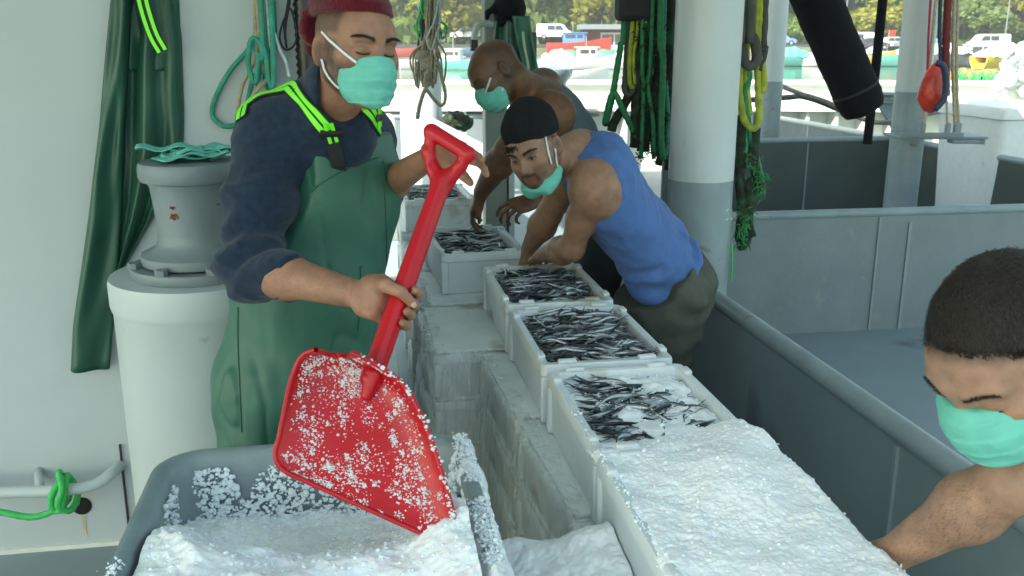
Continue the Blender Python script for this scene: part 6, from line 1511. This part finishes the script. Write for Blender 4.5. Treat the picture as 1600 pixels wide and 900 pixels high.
S.ell(sN+cv(.0,-.035,.02), (.098,.118,.108), MT3, .008, 'cut'); S.ell(sF, (.10,.12,.12), MT3, .01, 'cut'); S.cap(P(822,150,3.86), L3(0,.0,-.14), .080,.09,k=.01,op='cut'); S.wrinkle(lambda p: .006*fbm(p*10,3,5), .03)
mesh_obj('vest', S.mesh('vest'), grey_cloth, W3)
S = SDF(np.array([pel3.x-.3,pel3.y-.3,.0]), np.array([pel3.x+.3,pel3.y+.3,pel3.z+.15]), .009); S.ell(pel3, (.18,.16,.16), MT3, .05)
for x in (-1,1): h_ = pel3+l3*.095*x; S.chain([h_, Vector((h_.x-.05,h_.y,.45)), Vector((h_.x,h_.y,.06))], [.12,.095,.085], .03)
S.wrinkle(lambda p: .008*fbm(p*9,3,5), .03); mesh_obj('trousers', S.mesh('trousers'), mat('dark_trousers', (.02,.022,.025), .85, bump=.3, bs=200), W3)
mask_obj(C3, M3, W3, s=s3, top=.004, bot=-.118, back=.035)
band(t3_, [(767,122),(763,134),(759,146)], 3.7, .0075, mask_white, 'elastic', W3, .004, .002, seg=4); band(t3_, [(785,137),(783,150),(780,160)], 3.7, .0075, mask_white, 'elastic', W3, .004, .002, seg=4)

# ---- man at the right edge, seen from above
W4 = thing('person', P(1800,700,1.45), 'person with short dark hair at the right edge reaching down to the ice', 'person'); W4.location.z = 0
C4, M4 = P(1570,557,1.17), frame(cv(-.68,-.69,.25), cv(-.55,.68,.40)); s4 = 1.0
n4 = P(1720,560,1.38); sh4, el4, wr4 = P(1690,610,1.30), P(1583,752,1.20), P(1392,868,1.33)
S = SDF(*bounds([C4, sh4, el4, wr4, n4, P(1330,895,1.36)], .13), .0032)
L4 = head_into(S, C4, M4, s4)
S.cap(L4(0,-.045,-.03), n4, .058, .065, k=.03); S.cap(n4, sh4, .065,.06,k=.04); arm_into(S, sh4, el4, wr4, 1.02)
hand_into(S, wr4, P(1345,893,1.37)-wr4, cv(-.35,.75,.55), side=1, curl=(.35,.4,.4,.4))
skin4 = mesh_obj('body', S.mesh('body', skin_cols(C4, M4, (.36,.20,.132), s4, stubble=.3, hair=lambda x,y,z: .8*sst(z-.55*y,.02,.045)+0*x, brow=.95)), skin_m, W4); t4_ = bvh(skin4); brows(t4_, C4, M4, s4, W4, True, 80, 3)
C4n = npv(C4); S = SDF(C4n-.2, C4n+.2, .003); S.ell(L4(0,-.018,.047), (.081,.104,.090), M4)
def hc4(X,Y,Zz):
    x,y,z = [((X-C4.x)*M4[0,i]+(Y-C4.y)*M4[1,i]+(Zz-C4.z)*M4[2,i])/s4 for i in range(3)]; return np.maximum(.050+.50*y-.15*np.abs(x)*(y>0)-z, -.020-z+.0*x)
S.clip(hc4, .008); S.wrinkle(lambda p: .0010*fbm(p*np.array([60,60,60]),3,4)+.0007*vnoise(p*150,2), .02); hr4 = mesh_obj('hair', S.mesh('hair'), hair_m, W4)
def strands(o, C, M, n, ln, parent, seed=1):
    me = o.data; off = np.array(origin_of(o)[:]); N_ = len(me.vertices); co = np.empty(N_*3,np.float32); me.vertices.foreach_get('co', co); co = co.reshape(-1,3)+off
    no = np.array([v.normal[:] for v in me.vertices]); r = np.random.RandomState(seed); k = r.randint(0,N_,n); p = co[k]+r.normal(0,.0015,(n,3)); nn_ = no[k]; q = (p-npv(C))@M
    nn_ = np.where((((p-npv(C))*nn_).sum(1)<0)[:,None], -nn_, nn_)
    whirl = np.stack([-(q[:,1]+.05)*.35+q[:,0]*1.0, q[:,1]+.05, -.02-np.abs(q[:,0])*.5-.35*np.maximum(0,-.02-q[:,1])],-1)@M.T; whirl /= np.linalg.norm(whirl,axis=1)[:,None]+1e-6
    d = whirl+r.normal(0,.14,(n,3)); d -= nn_*(d*nn_).sum(1)[:,None]; d /= np.linalg.norm(d,axis=1)[:,None]; d2 = d+nn_*.08
    sd = np.cross(d, nn_); L_ = ln*r.uniform(.6,1.3,(n,1)); w_ = .00055
    a = p-nn_*.001; b1 = a+d2*L_*.5+nn_*.0008; c = a+d*L_+nn_*.0012*r.uniform(-1,1.6,(n,1))
    V_ = np.stack([a-sd*w_, a+sd*w_, b1+sd*w_, b1-sd*w_, c+sd*w_*.3, c-sd*w_*.3],1).reshape(-1,3); f = (np.arange(n)*6)[:,None]+np.array([[0,1,2,3,3,2,4,5]]); f = f.reshape(-1,4)
    return mesh_obj('hair_strands', from_np('strands', V_, f), hair_m, parent)
strands(hr4, C4, M4, 19000, .012, hr4)
mask_obj(C4, M4, W4, s=s4, top=.008, bot=-.125, back=.020, rad=(.072,.079,.074), c0=(0,.046,-.052))
# shirt, trousers and boots (out of frame)
b4 = Vector((n4.x+.30,n4.y-.12,0)); S = SDF(np.array([b4.x-.45,b4.y-.35,0.0]), np.array([b4.x+.35,b4.y+.45,n4.z+.15]), .012)
S.chain([n4+Vector((.06,-.03,-.04)), Vector((b4.x,b4.y,.92))], [.13,.17], .05); S.cap(sh4+Vector((.02,0,0)), sh4.lerp(el4,.25), .085,.07,k=.05); mesh_obj('shirt', S.mesh('shirt'), grey_cloth, W4)
S = SDF(np.array([b4.x-.35,b4.y-.35,-.01]), np.array([b4.x+.35,b4.y+.35,1.1]), .012)
for x in (-.1,.1): S.chain([Vector((b4.x,b4.y+x,.88)), Vector((b4.x-.03,b4.y+x,.48)), Vector((b4.x,b4.y+x,.06))], [.13,.1,.08], .04)
mesh_obj('trousers', S.mesh('trousers'), khaki, W4)

# fine hair on the bare forearms
arm_hair = mat('arm_hair', (.05,.03,.02), .6)
def fuzz(o, a, bq, r0, n, parent, seed):
    me = o.data; off = np.array(origin_of(o)[:]); N_ = len(me.vertices); co = np.empty(N_*3,np.float32); me.vertices.foreach_get('co', co); co = co.reshape(-1,3)+off
    a, bq = np.array(a[:]), np.array(bq[:]); ab = bq-a; t = ((co-a)@ab)/(ab@ab); d = np.linalg.norm(co-a-t[:,None]*ab,axis=1); ok = np.nonzero((t>.05)&(t<.92)&(d<r0))[0]
    if len(ok) < 10: return
    r = np.random.RandomState(seed); k = ok[r.randint(0,len(ok),n)]; no = np.array([me.vertices[int(i)].normal[:] for i in k]); p = co[k]+r.normal(0,.0012,(n,3)); c_ = a+t[k][:,None]*ab; no = np.where((((p-c_)*no).sum(1)<0)[:,None], -no, no)
    g = ab/np.linalg.norm(ab)+r.normal(0,.45,(n,3)); g -= no*(g*no).sum(1)[:,None]; g /= np.linalg.norm(g,axis=1)[:,None]; L_ = .010*r.uniform(.5,1.3,(n,1)); sd = np.cross(g,no)*.00011
    e = p+g*L_+no*.0016; m_ = p+g*L_*.5+no*.0018; V_ = np.stack([p-sd,p+sd,m_+sd,m_-sd,e+sd*.3,e-sd*.3],1).reshape(-1,3); f = ((np.arange(n)*6)[:,None]+np.array([[0,1,2,3,3,2,4,5]])).reshape(-1,4)
    mesh_obj('arm_hair', from_np('arm_hair', V_, f), arm_hair, parent)
fuzz(skin1, elR, wrR, .065, 1500, skin1, 1); fuzz(skin1, elL, wrL, .065, 700, skin1, 2); fuzz(skin4, el4, wr4, .075, 2000, skin4, 3); fuzz(skin2, elF, wrF, .07, 700, skin2, 4)
# ------------------------------------------------------------------ air over the harbour
b = B(); b.box((-420,-60,-3.2), (520,640,125)); hz = b.me('haze'); hm = bpy.data.materials.new('haze'); hm.use_nodes = True; n_ = hm.node_tree.nodes; n_.remove(n_['Principled BSDF'])
pv = n_.new('ShaderNodeVolumePrincipled'); pv.inputs['Density'].default_value = .0012; pv.inputs['Color'].default_value = (.92,.95,.93,1); pv.inputs['Anisotropy'].default_value = .3
hm.node_tree.links.new(pv.outputs[0], n_['Material Output'].inputs['Volume'])
hz.materials.append(hm); ho = bpy.data.objects.new('haze', hz); link(ho, None, 'thin pale air over the harbour', 'haze', None, 'stuff')
